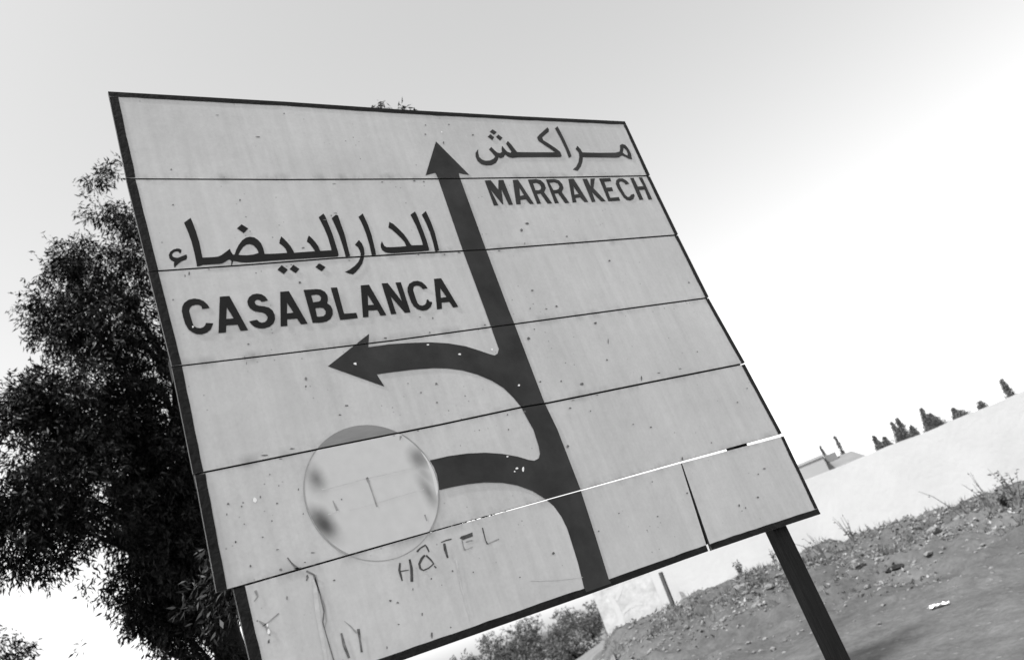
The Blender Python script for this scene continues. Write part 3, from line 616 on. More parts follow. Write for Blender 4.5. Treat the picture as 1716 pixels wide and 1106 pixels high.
 ('letter',2,'black',[(0.9492,2.8887),(0.9448,2.9025),(0.9348,2.9164),(0.9191,2.9239),(0.9007,2.9232),(0.8815,2.9147),(0.8683,2.8989),(0.8629,2.8806),(0.8626,2.8583),(0.8629,2.8378),(0.8672,2.8189),(0.8784,2.8047),(0.8956,2.7973),(0.9156,2.7977),(0.9338,2.808),(0.9455,2.8236),(0.9467,2.8291),(0.9367,2.832),(0.9346,2.8416),(0.928,2.8404),(0.9231,2.8297),(0.9147,2.8212),(0.9027,2.8177),(0.893,2.8209),(0.887,2.8297),(0.8861,2.8484),(0.8866,2.8708),(0.8879,2.8876),(0.8954,2.9001),(0.9069,2.904),(0.9186,2.901),(0.9245,2.8937),(0.9282,2.8865)],[]),
 ('letter',2,'black',[(0.9895,2.9262),(1.0204,2.9262),(1.0483,2.7976),(1.0261,2.7962),(1.0185,2.8217),(0.9858,2.8224),(0.9773,2.7958),(0.9564,2.7962)],[[(1.0017,2.8846),(1.0141,2.8439),(0.9893,2.8425)]]),
 ('letter',1,'arrow',[(1.3966,3.3827),(1.4277,3.3852),(1.4467,3.3343),(1.4678,3.3849),(1.4938,3.3864),(1.49,3.2552),(1.4678,3.2537),(1.4632,3.3341),(1.4407,3.2566),(1.4357,3.26),(1.4077,3.3349),(1.4146,3.2536),(1.3916,3.2526)],[]),
 ('letter',1,'arrow',[(1.5422,3.385),(1.5711,3.3865),(1.6003,3.2567),(1.5786,3.2556),(1.5689,3.2807),(1.5388,3.2787),(1.5307,3.2558),(1.5071,3.2554)],[[(1.5601,3.3422),(1.5675,3.3035),(1.5454,3.2995)]]),
 ('letter',1,'arrow',[(1.6234,3.3856),(1.6695,3.3893),(1.6928,3.3833),(1.7048,3.3648),(1.702,3.339),(1.6833,3.3165),(1.6998,3.2568),(1.6741,3.2547),(1.6602,3.3096),(1.6395,3.3077),(1.6397,3.2567),(1.6175,3.2551)],[[(1.6436,3.3654),(1.6631,3.3681),(1.6769,3.3605),(1.6787,3.3451),(1.6701,3.3321),(1.657,3.3283),(1.6406,3.3286)]]),
 ('letter',1,'arrow',[(1.7233,3.3866),(1.7712,3.3886),(1.7946,3.3814),(1.8043,3.3608),(1.8013,3.3376),(1.7812,3.3159),(1.7965,3.257),(1.7718,3.2548),(1.7569,3.3095),(1.7364,3.3081),(1.7375,3.2569),(1.7147,3.2552)],[[(1.7351,3.3674),(1.7627,3.37),(1.7807,3.364),(1.7816,3.3466),(1.7692,3.3323),(1.7556,3.3285),(1.7391,3.327)]]),
 ('letter',1,'arrow',[(1.8521,3.3886),(1.8836,3.3908),(1.9074,3.2588),(1.8842,3.2576),(1.8725,3.284),(1.8441,3.2817),(1.8393,3.2588),(1.8154,3.2565)],[[(1.8622,3.3455),(1.8725,3.3032),(1.8468,3.3002)]]),
 ('letter',1,'arrow',[(1.9347,3.3881),(1.9633,3.3891),(1.9634,3.3442),(1.9839,3.3902),(2.0114,3.3906),(1.9758,3.3351),(2.013,3.2602),(1.9841,3.2591),(1.9556,3.3117),(1.9507,3.2588),(1.9279,3.2565)],[]),
 ('letter',1,'arrow',[(2.0365,3.3898),(2.107,3.3924),(2.1036,3.3729),(2.0588,3.3702),(2.055,3.337),(2.0899,3.3383),(2.0869,3.3172),(2.0534,3.3147),(2.049,3.2783),(2.1045,3.2819),(2.1021,3.2609),(2.0281,3.2586)],[]),
 ('letter',1,'arrow',[(2.2107,3.3583),(2.201,3.3782),(2.1835,3.3895),(2.1603,3.3897),(2.1381,3.3787),(2.1238,3.3574),(2.1228,3.33),(2.1283,3.3025),(2.1321,3.2783),(2.1444,3.2641),(2.1651,3.2594),(2.1896,3.2679),(2.2071,3.2858),(2.2089,3.298),(2.1865,3.2935),(2.1745,3.2834),(2.1598,3.2807),(2.1514,3.29),(2.1476,3.3143),(2.1454,3.3418),(2.1476,3.3614),(2.157,3.3706),(2.1702,3.3704),(2.1816,3.3629),(2.1841,3.3524)],[]),
 ('letter',1,'arrow',[(2.2331,3.3917),(2.2564,3.3935),(2.2567,3.3404),(2.2937,3.3418),(2.2913,3.3945),(2.3143,3.395),(2.3093,3.2632),(2.2839,3.2608),(2.2908,3.3212),(2.2542,3.3193),(2.2512,3.2634),(2.2248,3.261)],[]),
 ('arabic_letter',0,'arrow',[(2.2706,3.5914),(2.2903,3.6004),(2.3086,3.5955),(2.3175,3.5729),(2.3177,3.5403),(2.3071,3.5047),(2.29,3.5077),(2.2692,3.5203),(2.2526,3.5278),(2.2263,3.5166),(2.205,3.5144),(2.112,3.5146),(1.9991,3.5146),(1.9822,3.4861),(1.9595,3.4585),(1.9292,3.4342),(1.9038,3.442),(1.9314,3.4584),(1.9582,3.4859),(1.978,3.5168),(1.9867,3.5416),(1.978,3.5632),(1.9978,3.5823),(2.0068,3.5637),(2.0097,3.5432),(2.126,3.5425),(2.2208,3.5453),(2.2482,3.5522),(2.2614,3.5685)],[[(2.2877,3.5755),(2.2983,3.5627),(2.2967,3.54),(2.2885,3.5283),(2.2742,3.5365),(2.2675,3.546)]]),
 ('arabic_letter',0,'arrow',[(1.9097,3.6832),(1.931,3.6985),(1.934,3.6777),(1.9364,3.6151),(1.9358,3.547),(1.9328,3.5193),(1.9116,3.5086),(1.9165,3.5589),(1.9155,3.6239)],[]),
 ('arabic_letter',0,'arrow',[(1.864,3.6628),(1.8486,3.6529),(1.8098,3.6271),(1.8085,3.6105),(1.833,3.5909),(1.8587,3.567),(1.8766,3.546),(1.8758,3.5216),(1.8647,3.5136),(1.7382,3.5121),(1.6216,3.5095),(1.5915,3.5051),(1.5718,3.5118),(1.5598,3.5233),(1.5455,3.5086),(1.5269,3.5038),(1.5177,3.5083),(1.5091,3.4939),(1.4913,3.4766),(1.465,3.4651),(1.4376,3.4639),(1.4135,3.4705),(1.4015,3.4872),(1.4006,3.5097),(1.4073,3.5296),(1.4296,3.5528),(1.4217,3.5298),(1.4183,3.5099),(1.4261,3.4959),(1.442,3.4887),(1.467,3.4906),(1.4868,3.4994),(1.5024,3.511),(1.4988,3.5224),(1.492,3.5396),(1.4856,3.551),(1.5024,3.5657),(1.512,3.5486),(1.5227,3.5343),(1.5355,3.5316),(1.5497,3.5394),(1.5534,3.5551),(1.5634,3.5729),(1.5702,3.5554),(1.5778,3.5398),(1.5923,3.5342),(1.601,3.5414),(1.5953,3.5618),(1.5898,3.5852),(1.6061,3.6016),(1.617,3.5799),(1.6243,3.5565),(1.6311,3.5389),(1.7149,3.5391),(1.8457,3.5412),(1.8347,3.5544),(1.8092,3.5782),(1.779,3.6048),(1.7795,3.6262),(1.794,3.6389),(1.8287,3.6628),(1.8679,3.6891),(1.8712,3.6786)],[]),
 ('letter_dot',0,'arrow',[(1.5293,3.6514),(1.5495,3.6657),(1.5666,3.6497),(1.5447,3.6341)],[]),
 ('letter_dot',0,'arrow',[(1.5068,3.6224),(1.5272,3.6377),(1.5411,3.6211),(1.5244,3.603)],[]),
 ('letter_dot',0,'arrow',[(1.5511,3.6225),(1.5697,3.6367),(1.5849,3.6188),(1.5653,3.6023)],[]),
 ('hand_painted_letter',5,'brush',[(0.5222,1.9478),(0.5126,1.9279),(0.512,1.9107),(0.5131,1.8938),(0.517,1.8936),(0.5194,1.9105),(0.5198,1.9264),(0.5278,1.9457)],[]),
 ('hand_painted_letter',5,'brush',[(0.5552,1.9495),(0.5511,1.9218),(0.5395,1.8842),(0.5486,1.8819),(0.56,1.9202),(0.5617,1.949)],[]),
 ('hand_painted_letter',5,'brush',[(0.5181,1.9211),(0.533,1.9189),(0.5462,1.9183),(0.5464,1.9201),(0.5334,1.9221),(0.5185,1.9239)],[]),
 ('hand_painted_letter',5,'brush',[(0.6099,1.9505),(0.5951,1.944),(0.5812,1.9289),(0.5797,1.912),(0.5905,1.9028),(0.611,1.9049),(0.633,1.9139),(0.6286,1.9294),(0.6176,1.948),(0.6121,1.9452),(0.6234,1.9272),(0.6287,1.9165),(0.6098,1.9089),(0.5917,1.9073),(0.5866,1.9137),(0.5881,1.926),(0.6011,1.9377),(0.6128,1.9461)],[]),
 ('hand_painted_letter',5,'brush',[(0.6284,1.9081),(0.6323,1.8994),(0.6369,1.9015),(0.6316,1.9096)],[]),
 ('hand_painted_letter',5,'brush',[(0.5908,1.9622),(0.6045,1.9706),(0.6221,1.9747),(0.6235,1.9672),(0.6256,1.9537),(0.6303,1.9542),(0.6291,1.9684),(0.6236,1.9802),(0.6028,1.9746),(0.5876,1.9675)],[]),
 ('hand_painted_letter',5,'brush',[(0.6772,1.9707),(0.6973,1.9715),(0.7159,1.9709),(0.7163,1.9747),(0.6973,1.9758),(0.677,1.9731)],[]),
 ('hand_painted_letter',5,'brush',[(0.6827,1.9665),(0.6786,1.9477),(0.6795,1.9198),(0.6859,1.9198),(0.6887,1.9473),(0.6907,1.9657)],[]),
 ('hand_painted_letter',5,'brush',[(0.7447,1.9682),(0.7521,1.9726),(0.774,1.9734),(0.795,1.975),(0.7921,1.9623),(0.7722,1.961),(0.7532,1.9601)],[]),
 ('hand_painted_letter',5,'scuff',[(0.7612,1.9494),(0.7729,1.9498),(0.7853,1.9491),(0.7859,1.952),(0.7732,1.9537),(0.7611,1.9523)],[]),
 ('hand_painted_letter',5,'scuff',[(0.7487,1.9604),(0.7459,1.9406),(0.7452,1.9269),(0.7518,1.9274),(0.7497,1.9405),(0.752,1.9602)],[]),
 ('hand_painted_letter',5,'faint2',[(0.7488,1.9264),(0.7628,1.9274),(0.7794,1.9285),(0.7791,1.9318),(0.7627,1.9295),(0.7488,1.9298)],[]),
 ('hand_painted_letter',5,'brush',[(0.8336,1.9803),(0.831,1.9556),(0.8298,1.939),(0.8307,1.9242),(0.8363,1.9249),(0.8332,1.9391),(0.835,1.9555),(0.8381,1.9801)],[]),
 ('hand_painted_letter',5,'scuff',[(0.8361,1.9228),(0.8564,1.9262),(0.8812,1.928),(0.881,1.932),(0.8561,1.9296),(0.8354,1.9272)],[]),
 ('arrow',0,'arrow',[(1.2334,3.5895),(1.1218,3.4111),(1.1719,3.425),(1.1747,3.4036),(1.1745,3.3974),(1.28,3.3985),(1.2802,3.4031),(1.2829,3.423),(1.3316,3.4129)],[]),
 ('arrow',1,'arrow',[(1.1742,3.3901),(1.1607,3.0494),(1.1607,3.0452),(1.2685,3.0441),(1.2798,3.3911)],[]),
 ('arrow',2,'arrow',[(1.1606,3.0386),(1.1574,2.7708),(1.1552,2.7001),(1.2634,2.7004),(1.2635,2.7055),(1.263,2.7592),(1.2683,3.0374)],[]),
 ('arrow',3,'arrow',[(1.155,2.6936),(1.1533,2.6355),(1.1587,2.3634),(1.2584,2.3609),(1.2584,2.3609),(1.2633,2.6938)],[]),
 ('arrow',4,'arrow',[(1.1589,2.3565),(1.1598,2.3097),(1.1676,2.2678),(1.1629,2.2034),(1.1554,2.0148),(1.2654,2.0147),(1.2656,2.0176),(1.2686,2.2483),(1.259,2.3539)],[]),
 ('arrow',5,'arrow',[(1.1552,2.0102),(1.1507,1.8961),(1.1465,1.8457),(1.1413,1.7774),(1.1281,1.6952),(1.1296,1.6796),(1.24,1.6786),(1.2366,1.693),(1.2503,1.8357),(1.265,2.0099)],[]),
 ('arrow',2,'arrow',[(0.6506,2.6966),(0.6626,2.7297),(0.6042,2.6969)],[]),
 ('arrow',3,'arrow',[(1.1533,2.6355),(1.1525,2.6023),(1.14,2.5847),(1.1246,2.5788),(1.108,2.5857),(1.07,2.6061),(1.0179,2.6323),(0.951,2.6535),(0.8828,2.6668),(0.8038,2.6749),(0.7252,2.6802),(0.6443,2.6793),(0.6484,2.6907),(0.594,2.6911),(0.4838,2.6292),(0.6567,2.5264),(0.643,2.5746),(0.7022,2.574),(0.7801,2.5718),(0.8594,2.5657),(0.9154,2.5558),(0.9703,2.5397),(1.023,2.515),(1.0731,2.4818),(1.1098,2.4465),(1.1361,2.4007),(1.1521,2.3626),(1.1588,2.3625)],[]),
 ('arrow',4,'arrow',[(1.1534,2.3558),(1.1598,2.3097),(1.1589,2.3558)],[]),
 ('arrow',4,'arrow',[(1.1629,2.2034),(1.1561,2.1753),(1.144,2.1606),(1.1223,2.156),(1.1021,2.1635),(1.0621,2.1847),(1.0073,2.2063),(0.9454,2.2237),(0.8762,2.2354),(0.801,2.241),(0.7311,2.2405),(0.7383,2.2164),(0.7397,2.1885),(0.7359,2.162),(0.7288,2.1365),(0.7795,2.1359),(0.8372,2.1327),(0.9001,2.1248),(0.9673,2.1083),(1.0208,2.0865),(1.0712,2.054),(1.1104,2.0149),(1.1554,2.0148)],[]),
 ('arrow',5,'arrow',[(1.1138,2.0103),(1.1318,1.9835),(1.1454,1.9417),(1.1507,1.8961),(1.1552,2.0102)],[]),
 ('disc_segment',3,'discgrey',[(0.6509,2.3581),(0.6397,2.3667),(0.6234,2.3771),(0.6063,2.386),(0.5885,2.3934),(0.5701,2.3992),(0.5512,2.4034),(0.5321,2.4059),(0.5128,2.4067),(0.4936,2.4059),(0.4744,2.4034),(0.4556,2.3992),(0.4372,2.3934),(0.4194,2.386),(0.4023,2.3771),(0.386,2.3667),(0.3738,2.3573)],[]),
 ('disc_patch',4,'disc',[(0.7307,2.1856),(0.7298,2.2046),(0.7274,2.2234),(0.7233,2.2419),(0.7175,2.2601),(0.7103,2.2776),(0.7015,2.2945),(0.6913,2.3105),(0.6797,2.3256),(0.6669,2.3396),(0.6533,2.3521),(0.3719,2.3516),(0.3588,2.3396),(0.346,2.3256),(0.3344,2.3105),(0.3242,2.2945),(0.3154,2.2776),(0.3081,2.2601),(0.3024,2.2419),(0.2983,2.2234),(0.2958,2.2046),(0.295,2.1856),(0.2958,2.1666),(0.2983,2.1477),(0.3024,2.1292),(0.3081,2.1111),(0.3154,2.0935),(0.3242,2.0766),(0.3344,2.0606),(0.346,2.0455),(0.3588,2.0315),(0.3728,2.0187),(0.3787,2.0141),(0.6482,2.0151),(0.6529,2.0187),(0.6669,2.0315),(0.6797,2.0455),(0.6913,2.0606),(0.7015,2.0766),(0.7103,2.0935),(0.7175,2.1111),(0.7233,2.1292),(0.7274,2.1477),(0.7298,2.1666)],[]),
 ('disc_outline',4,'line',[(0.3618,2.349),(0.3555,2.3429),(0.3494,2.3366),(0.3436,2.3301),(0.3381,2.3233),(0.3328,2.3164),(0.3278,2.3092),(0.3231,2.3018),(0.3187,2.2943),(0.3146,2.2866),(0.3107,2.2787),(0.3072,2.2707),(0.3041,2.2625),(0.3012,2.2543),(0.2987,2.2459),(0.2965,2.2375),(0.2946,2.2289),(0.2931,2.2203),(0.2919,2.2117),(0.291,2.203),(0.2905,2.1943),(0.2903,2.1855),(0.2905,2.1768),(0.291,2.1681),(0.2919,2.1594),(0.2931,2.1507),(0.2946,2.1421),(0.2965,2.1336),(0.2987,2.1251),(0.3012,2.1168),(0.3041,2.1085),(0.3073,2.1004),(0.3108,2.0924),(0.3146,2.0845),(0.3187,2.0768),(0.3231,2.0693),(0.3278,2.062),(0.3328,2.0548),(0.3381,2.0478),(0.3436,2.0411),(0.3494,2.0345),(0.3555,2.0283),(0.3618,2.0222),(0.3683,2.0164),(0.3701,2.0184),(0.3637,2.0241),(0.3574,2.0301),(0.3514,2.0363),(0.3457,2.0428),(0.3402,2.0495),(0.335,2.0564),(0.3301,2.0634),(0.3254,2.0707),(0.3211,2.0782),(0.317,2.0858),(0.3132,2.0935),(0.3098,2.1015),(0.3066,2.1095),(0.3038,2.1177),(0.3013,2.1259),(0.2991,2.1343),(0.2972,2.1427),(0.2957,2.1512),(0.2945,2.1598),(0.2937,2.1684),(0.2932,2.177),(0.293,2.1856),(0.2932,2.1942),(0.2937,2.2029),(0.2946,2.2114),(0.2957,2.22),(0.2973,2.2285),(0.2991,2.2369),(0.3013,2.2453),(0.3038,2.2535),(0.3066,2.2617),(0.3098,2.2697),(0.3132,2.2776),(0.317,2.2854),(0.3211,2.293),(0.3254,2.3004),(0.3301,2.3077),(0.335,2.3148),(0.3402,2.3216),(0.3457,2.3283),(0.3514,2.3347),(0.3574,2.3409),(0.3636,2.3469)],[]),
 ('disc_outline',4,'line',[(0.6575,2.0164),(0.664,2.0222),(0.6704,2.0283),(0.6764,2.0346),(0.6822,2.0411),(0.6878,2.0479),(0.6931,2.0548),(0.6981,2.062),(0.7028,2.0694),(0.7072,2.0769),(0.7113,2.0846),(0.7152,2.0925),(0.7187,2.1005),(0.7219,2.1086),(0.7247,2.1169),(0.7273,2.1253),(0.7295,2.1337),(0.7313,2.1423),(0.7329,2.1509),(0.7341,2.1595),(0.7349,2.1682),(0.7355,2.177),(0.7356,2.1857),(0.7355,2.1944),(0.735,2.2032),(0.7341,2.2119),(0.7329,2.2205),(0.7314,2.2291),(0.7295,2.2377),(0.7273,2.2461),(0.7248,2.2545),(0.7219,2.2627),(0.7187,2.2709),(0.7152,2.2789),(0.7114,2.2867),(0.7073,2.2945),(0.7029,2.302),(0.6981,2.3094),(0.6931,2.3165),(0.6879,2.3235),(0.6823,2.3303),(0.6765,2.3368),(0.6705,2.3431),(0.6642,2.3491),(0.6617,2.3468),(0.668,2.3408),(0.674,2.3346),(0.6797,2.3281),(0.6852,2.3215),(0.6904,2.3146),(0.6953,2.3075),(0.7,2.3002),(0.7043,2.2928),(0.7084,2.2852),(0.7121,2.2774),(0.7156,2.2695),(0.7188,2.2615),(0.7216,2.2533),(0.7241,2.2451),(0.7263,2.2367),(0.7281,2.2283),(0.7296,2.2198),(0.7308,2.2113),(0.7317,2.2027),(0.7322,2.1941),(0.7323,2.1854),(0.7322,2.1768),(0.7317,2.1682),(0.7308,2.1596),(0.7297,2.1511),(0.7281,2.1426),(0.7263,2.1341),(0.7241,2.1258),(0.7216,2.1175),(0.7188,2.1094),(0.7156,2.1014),(0.7122,2.0935),(0.7084,2.0857),(0.7044,2.0781),(0.7,2.0707),(0.6954,2.0634),(0.6904,2.0563),(0.6852,2.0494),(0.6798,2.0428),(0.6741,2.0363),(0.6681,2.0301),(0.6619,2.0241),(0.6554,2.0184)],[]),
 ('disc_outline',5,'line',[(0.382,2.0056),(0.3892,2.0006),(0.3965,1.9959),(0.4041,1.9915),(0.4118,1.9873),(0.4196,1.9835),(0.4276,1.98),(0.4358,1.9768),(0.444,1.974),(0.4524,1.9714),(0.4608,1.9692),(0.4694,1.9673),(0.478,1.9658),(0.4866,1.9646),(0.4953,1.9637),(0.5041,1.9632),(0.5128,1.9631),(0.5216,1.9632),(0.5303,1.9637),(0.539,1.9646),(0.5477,1.9658),(0.5563,1.9673),(0.5648,1.9692),(0.5733,1.9714),(0.5816,1.9739),(0.5899,1.9768),(0.5981,1.98),(0.6061,1.9835),(0.6139,1.9873),(0.6217,1.9914),(0.6292,1.9958),(0.6366,2.0006),(0.6437,2.0055),(0.6419,2.0077),(0.6348,2.0028),(0.6276,1.9981),(0.6201,1.9938),(0.6125,1.9897),(0.6048,1.986),(0.5969,1.9825),(0.5888,1.9794),(0.5807,1.9765),(0.5725,1.974),(0.5641,1.9718),(0.5557,1.97),(0.5472,1.9685),(0.5387,1.9673),(0.5301,1.9664),(0.5215,1.9659),(0.5128,1.9658),(0.5042,1.9659),(0.4956,1.9664),(0.487,1.9673),(0.4785,1.9685),(0.47,1.97),(0.4616,1.9718),(0.4532,1.974),(0.445,1.9765),(0.4368,1.9793),(0.4288,1.9825),(0.4209,1.9859),(0.4131,1.9897),(0.4055,1.9938),(0.398,1.9981),(0.3908,2.0028),(0.3836,2.0077)],[]),
 ('scratch',4,'faint',[(0.3507,2.2236),(0.3819,2.2223),(0.4856,2.2271),(0.4856,2.2285),(0.382,2.2245),(0.351,2.2267)],[]),
 ('scratch',4,'faint',[(0.4856,2.2271),(0.5827,2.2267),(0.6737,2.2266),(0.6739,2.228),(0.5829,2.2286),(0.4857,2.2285)],[]),
 ('scratch',4,'faint',[(0.4179,2.1415),(0.5074,2.1425),(0.6019,2.1481),(0.6783,2.1497),(0.6784,2.1511),(0.6019,2.1499),(0.5074,2.1439),(0.418,2.1423)],[]),
 ('scratch',4,'scuff',[(0.4982,2.2308),(0.4984,2.2139),(0.5077,2.215),(0.5057,2.2317)],[]),
 ('scratch',4,'scuff',[(0.5003,2.2141),(0.5027,2.1738),(0.5035,2.1317),(0.509,2.1321),(0.5073,2.1743),(0.5059,2.2147)],[]),
 ('scratch',4,'scuff',[(0.374,2.1837),(0.3745,2.167),(0.3763,2.1494),(0.3842,2.1509),(0.3806,2.1681),(0.3767,2.1841)],[]),
 ('scratch',4,'faint',[(0.3488,2.1443),(0.3782,2.1451),(0.3782,2.1473),(0.3488,2.1464)],[]),
 ('scratch',4,'scuff',[(0.6544,2.3449),(0.649,2.3302),(0.6516,2.3289),(0.6623,2.3413)],[]),
 ('scratch',4,'scuff',[(0.6502,2.0702),(0.6514,2.049),(0.6553,2.0493),(0.6561,2.0705)],[]),
 ('disc_crescent',4,'crescent',[(0.7091,2.2772),(0.7279,2.2481),(0.7361,2.2113),(0.7353,2.1717),(0.7248,2.1348),(0.7145,2.1178),(0.7175,2.1512),(0.7223,2.1944),(0.7198,2.2398)],[]),
 ('streak',5,'streak',[(0.2413,1.9982),(0.2578,1.9837),(0.2616,1.9265),(0.2606,1.8779),(0.2493,1.8501),(0.2499,1.8119),(0.2507,1.7775),(0.2516,1.7435),(0.2516,1.7236),(0.2557,1.7232),(0.2556,1.7433),(0.2541,1.7774),(0.2526,1.8118),(0.2527,1.8493),(0.264,1.8772),(0.2651,1.9264),(0.2639,1.9852),(0.245,2.0023)],[]),
 ('streak',5,'scuff',[(0.2628,1.9833),(0.2619,1.9478),(0.2665,1.8899),(0.2608,1.8501),(0.2513,1.8325),(0.2525,1.8318),(0.2628,1.8495),(0.2693,1.8898),(0.2648,1.9478),(0.2684,1.9829)],[]),
 ('streak',5,'streak',[(0.2909,1.8055),(0.2882,1.7714),(0.2932,1.7346),(0.3001,1.7348),(0.2972,1.7712),(0.2965,1.8051)],[]),
 ('streak',5,'streak',[(0.3404,1.8026),(0.3375,1.7703),(0.3329,1.7387),(0.3391,1.7376),(0.3431,1.7693),(0.3489,1.8011)],[]),
 ('streak',5,'scuff',[(0.3105,1.8343),(0.3231,1.8159),(0.3346,1.7906),(0.3397,1.7927),(0.3256,1.8172),(0.3116,1.835)],[]),
 ('streak',4,'streak',[(0.1986,2.0511),(0.2053,2.0347),(0.2148,2.0131),(0.2237,2.0132),(0.225,2.0139),(0.2084,2.0363),(0.2018,2.0524)],[]),
 ('streak',4,'streak',[(0.2319,2.0152),(0.2103,2.0178),(0.2104,2.0131),(0.2319,2.0132)],[]),
 ('streak',5,'scuff',[(0.0898,1.8873),(0.1123,1.8943),(0.1406,1.9076),(0.1391,1.9106),(0.1106,1.8979),(0.089,1.8891)],[]),
 ('streak',5,'streak',[(0.24,1.9839),(0.2343,1.9747),(0.2378,1.9723),(0.2441,1.9812)],[]),
 ('streak',5,'faint',[(0.7055,1.9059),(0.693,1.8232),(0.6879,1.7032),(0.6912,1.703),(0.698,1.8228),(0.7115,1.9053)],[]),
 ('streak',5,'faint',[(0.2517,1.972),(0.2374,1.884),(0.2281,1.751),(0.2374,1.7496),(0.2511,1.8819),(0.2628,1.9701)],[]),
 ('streak',5,'faint',[(0.9395,1.7716),(1.0333,1.7469),(1.1384,1.7278),(1.1389,1.7293),(1.0343,1.7498),(0.9404,1.7737)],[]),
 ('streak',5,'scuff',[(0.0887,1.9864),(0.093,1.9698),(0.082,1.9598),(0.0833,1.9582),(0.0972,1.968),(0.0964,1.9872)],[]),
 ('streak',5,'scuff',[(0.0819,1.9036),(0.0943,1.8848),(0.1005,1.8588),(0.1043,1.859),(0.1038,1.8883),(0.0847,1.906)],[]),
 ('chip',0,'chip',[(0.4867,3.5918),(0.4843,3.5895),(0.4775,3.5884),(0.4742,3.5897),(0.4682,3.5912),(0.4716,3.5926),(0.4788,3.5935),(0.4843,3.5935)],[]),
 ('chip',0,'chip',[(0.3556,3.688),(0.355,3.6865),(0.3513,3.6866),(0.3461,3.6867),(0.3449,3.6875),(0.349,3.6891),(0.3518,3.6891),(0.3578,3.6896)],[]),
 ('chip',0,'chip',[(0.6099,3.7093),(0.6089,3.7065),(0.6064,3.7046),(0.6046,3.7058),(0.6041,3.709),(0.6063,3.7109),(0.6082,3.7115),(0.6099,3.7118)],[]),
 ('chip',0,'chip',[(0.1472,3.4391),(0.1468,3.4373),(0.1445,3.4362),(0.1426,3.4371),(0.1412,3.4391),(0.1422,3.4405),(0.1457,3.4427),(0.1471,3.4416)],[]),
 ('chip',1,'chip',[(0.126,3.2921),(0.1244,3.2908),(0.1224,3.2885),(0.1209,3.2899),(0.1189,3.2923),(0.1214,3.294),(0.1237,3.2955),(0.1252,3.2945)],[]),
 ('chip',1,'chip',[(0.3509,3.3063),(0.3479,3.3009),(0.3469,3.3011),(0.345,3.301),(0.3459,3.3064),(0.3471,3.31),(0.349,3.3109),(0.3499,3.3094)],[]),
 ('chip',2,'chip',[(0.0579,2.9285),(0.0559,2.9275),(0.054,2.9263),(0.0522,2.9276),(0.0513,2.9292),(0.0527,2.9307),(0.0551,2.932),(0.0562,2.9304)],[]),
 ('chip',2,'chip',[(0.4784,2.955),(0.4756,2.9521),(0.4714,2.9515),(0.4695,2.9535),(0.4689,2.9559),(0.4702,2.9581),(0.4736,2.9598),(0.4776,2.9575)],[]),
 ('chip',1,'chip',[(0.5269,3.0948),(0.5249,3.0927),(0.5213,3.0924),(0.5179,3.0919),(0.5155,3.0955),(0.5191,3.0975),(0.5228,3.0981),(0.527,3.098)],[]),
 ('chip',3,'chip',[(0.4033,2.5953),(0.4021,2.5915),(0.3978,2.5903),(0.3955,2.5926),(0.3956,2.5966),(0.3966,2.6004),(0.401,2.6023),(0.4037,2.599)],[]),
 ('chip',3,'chip',[(0.3944,2.5687),(0.3935,2.5664),(0.3912,2.5654),(0.389,2.5669),(0.3893,2.5695),(0.3902,2.5721),(0.3932,2.5727),(0.3958,2.5709)],[]),
 ('chip',2,'chip',[(0.252,2.7437),(0.2496,2.7423),(0.2471,2.7413),(0.2444,2.743),(0.2442,2.7448),(0.2454,2.746),(0.2483,2.7469),(0.2506,2.7456)],[]),
 ('chip',2,'chip',[(0.2249,2.6997),(0.2254,2.7019),(0.2273,2.7044),(0.2275,2.702),(0.2275,2.6996)],[]),
 ('chip',3,'chip',[(0.2264,2.6942),(0.2254,2.6907),(0.2243,2.6914),(0.2232,2.6914),(0.2238,2.6943)],[]),
 ('chip',3,'chip',[(0.2278,2.6782),(0.2268,2.6754),(0.2257,2.6729),(0.2251,2.674),(0.2261,2.6784),(0.2273,2.6823),(0.2282,2.6838),(0.2286,2.6834)],[]),
 ('chip',3,'chip',[(0.5125,2.4795),(0.5112,2.4782),(0.5066,2.4779),(0.5023,2.4785),(0.5004,2.4817),(0.5031,2.4836),(0.508,2.4827),(0.5123,2.4819)],[]),
 ('chip',3,'chip',[(0.4813,2.4519),(0.4784,2.4509),(0.475,2.4515),(0.4727,2.4517),(0.4706,2.4539),(0.4726,2.4557),(0.4761,2.4552),(0.4784,2.4539)],[]),
 ('chip',3,'chip',[(0.8545,2.504),(0.8516,2.5002),(0.848,2.5012),(0.8446,2.5023),(0.8457,2.5055),(0.8468,2.5086),(0.8509,2.5092),(0.8526,2.508)],[]),
 ('chip',3,'chip',[(0.7831,2.4819),(0.782,2.4798),(0.7798,2.4798),(0.7784,2.4803),(0.7776,2.4828),(0.7796,2.4839),(0.7814,2.4845),(0.7832,2.4837)],[]),
 ('chip',3,'chip',[(0.9471,2.4411),(0.9458,2.4403),(0.9428,2.4401),(0.9406,2.441),(0.9406,2.4423),(0.9416,2.4434),(0.9442,2.4438),(0.9454,2.4426)],[]),
 ('chip',3,'chip',[(0.8315,2.4355),(0.8306,2.4337),(0.8267,2.4332),(0.8246,2.4348),(0.8234,2.4369),(0.8259,2.4389),(0.8286,2.4384),(0.8316,2.4369)],[]),
 ('chip',3,'chip',[(0.7485,2.5228),(0.7468,2.5219),(0.7449,2.5221),(0.7427,2.5226),(0.7405,2.5241),(0.743,2.5247),(0.7457,2.5244),(0.7476,2.5239)],[]),
 ('chip',3,'chip',[(0.2203,2.3655),(0.2141,2.3648),(0.2088,2.3654),(0.2048,2.3669),(0.1975,2.3702),(0.2025,2.3703),(0.2098,2.3695),(0.2168,2.3683)],[]),
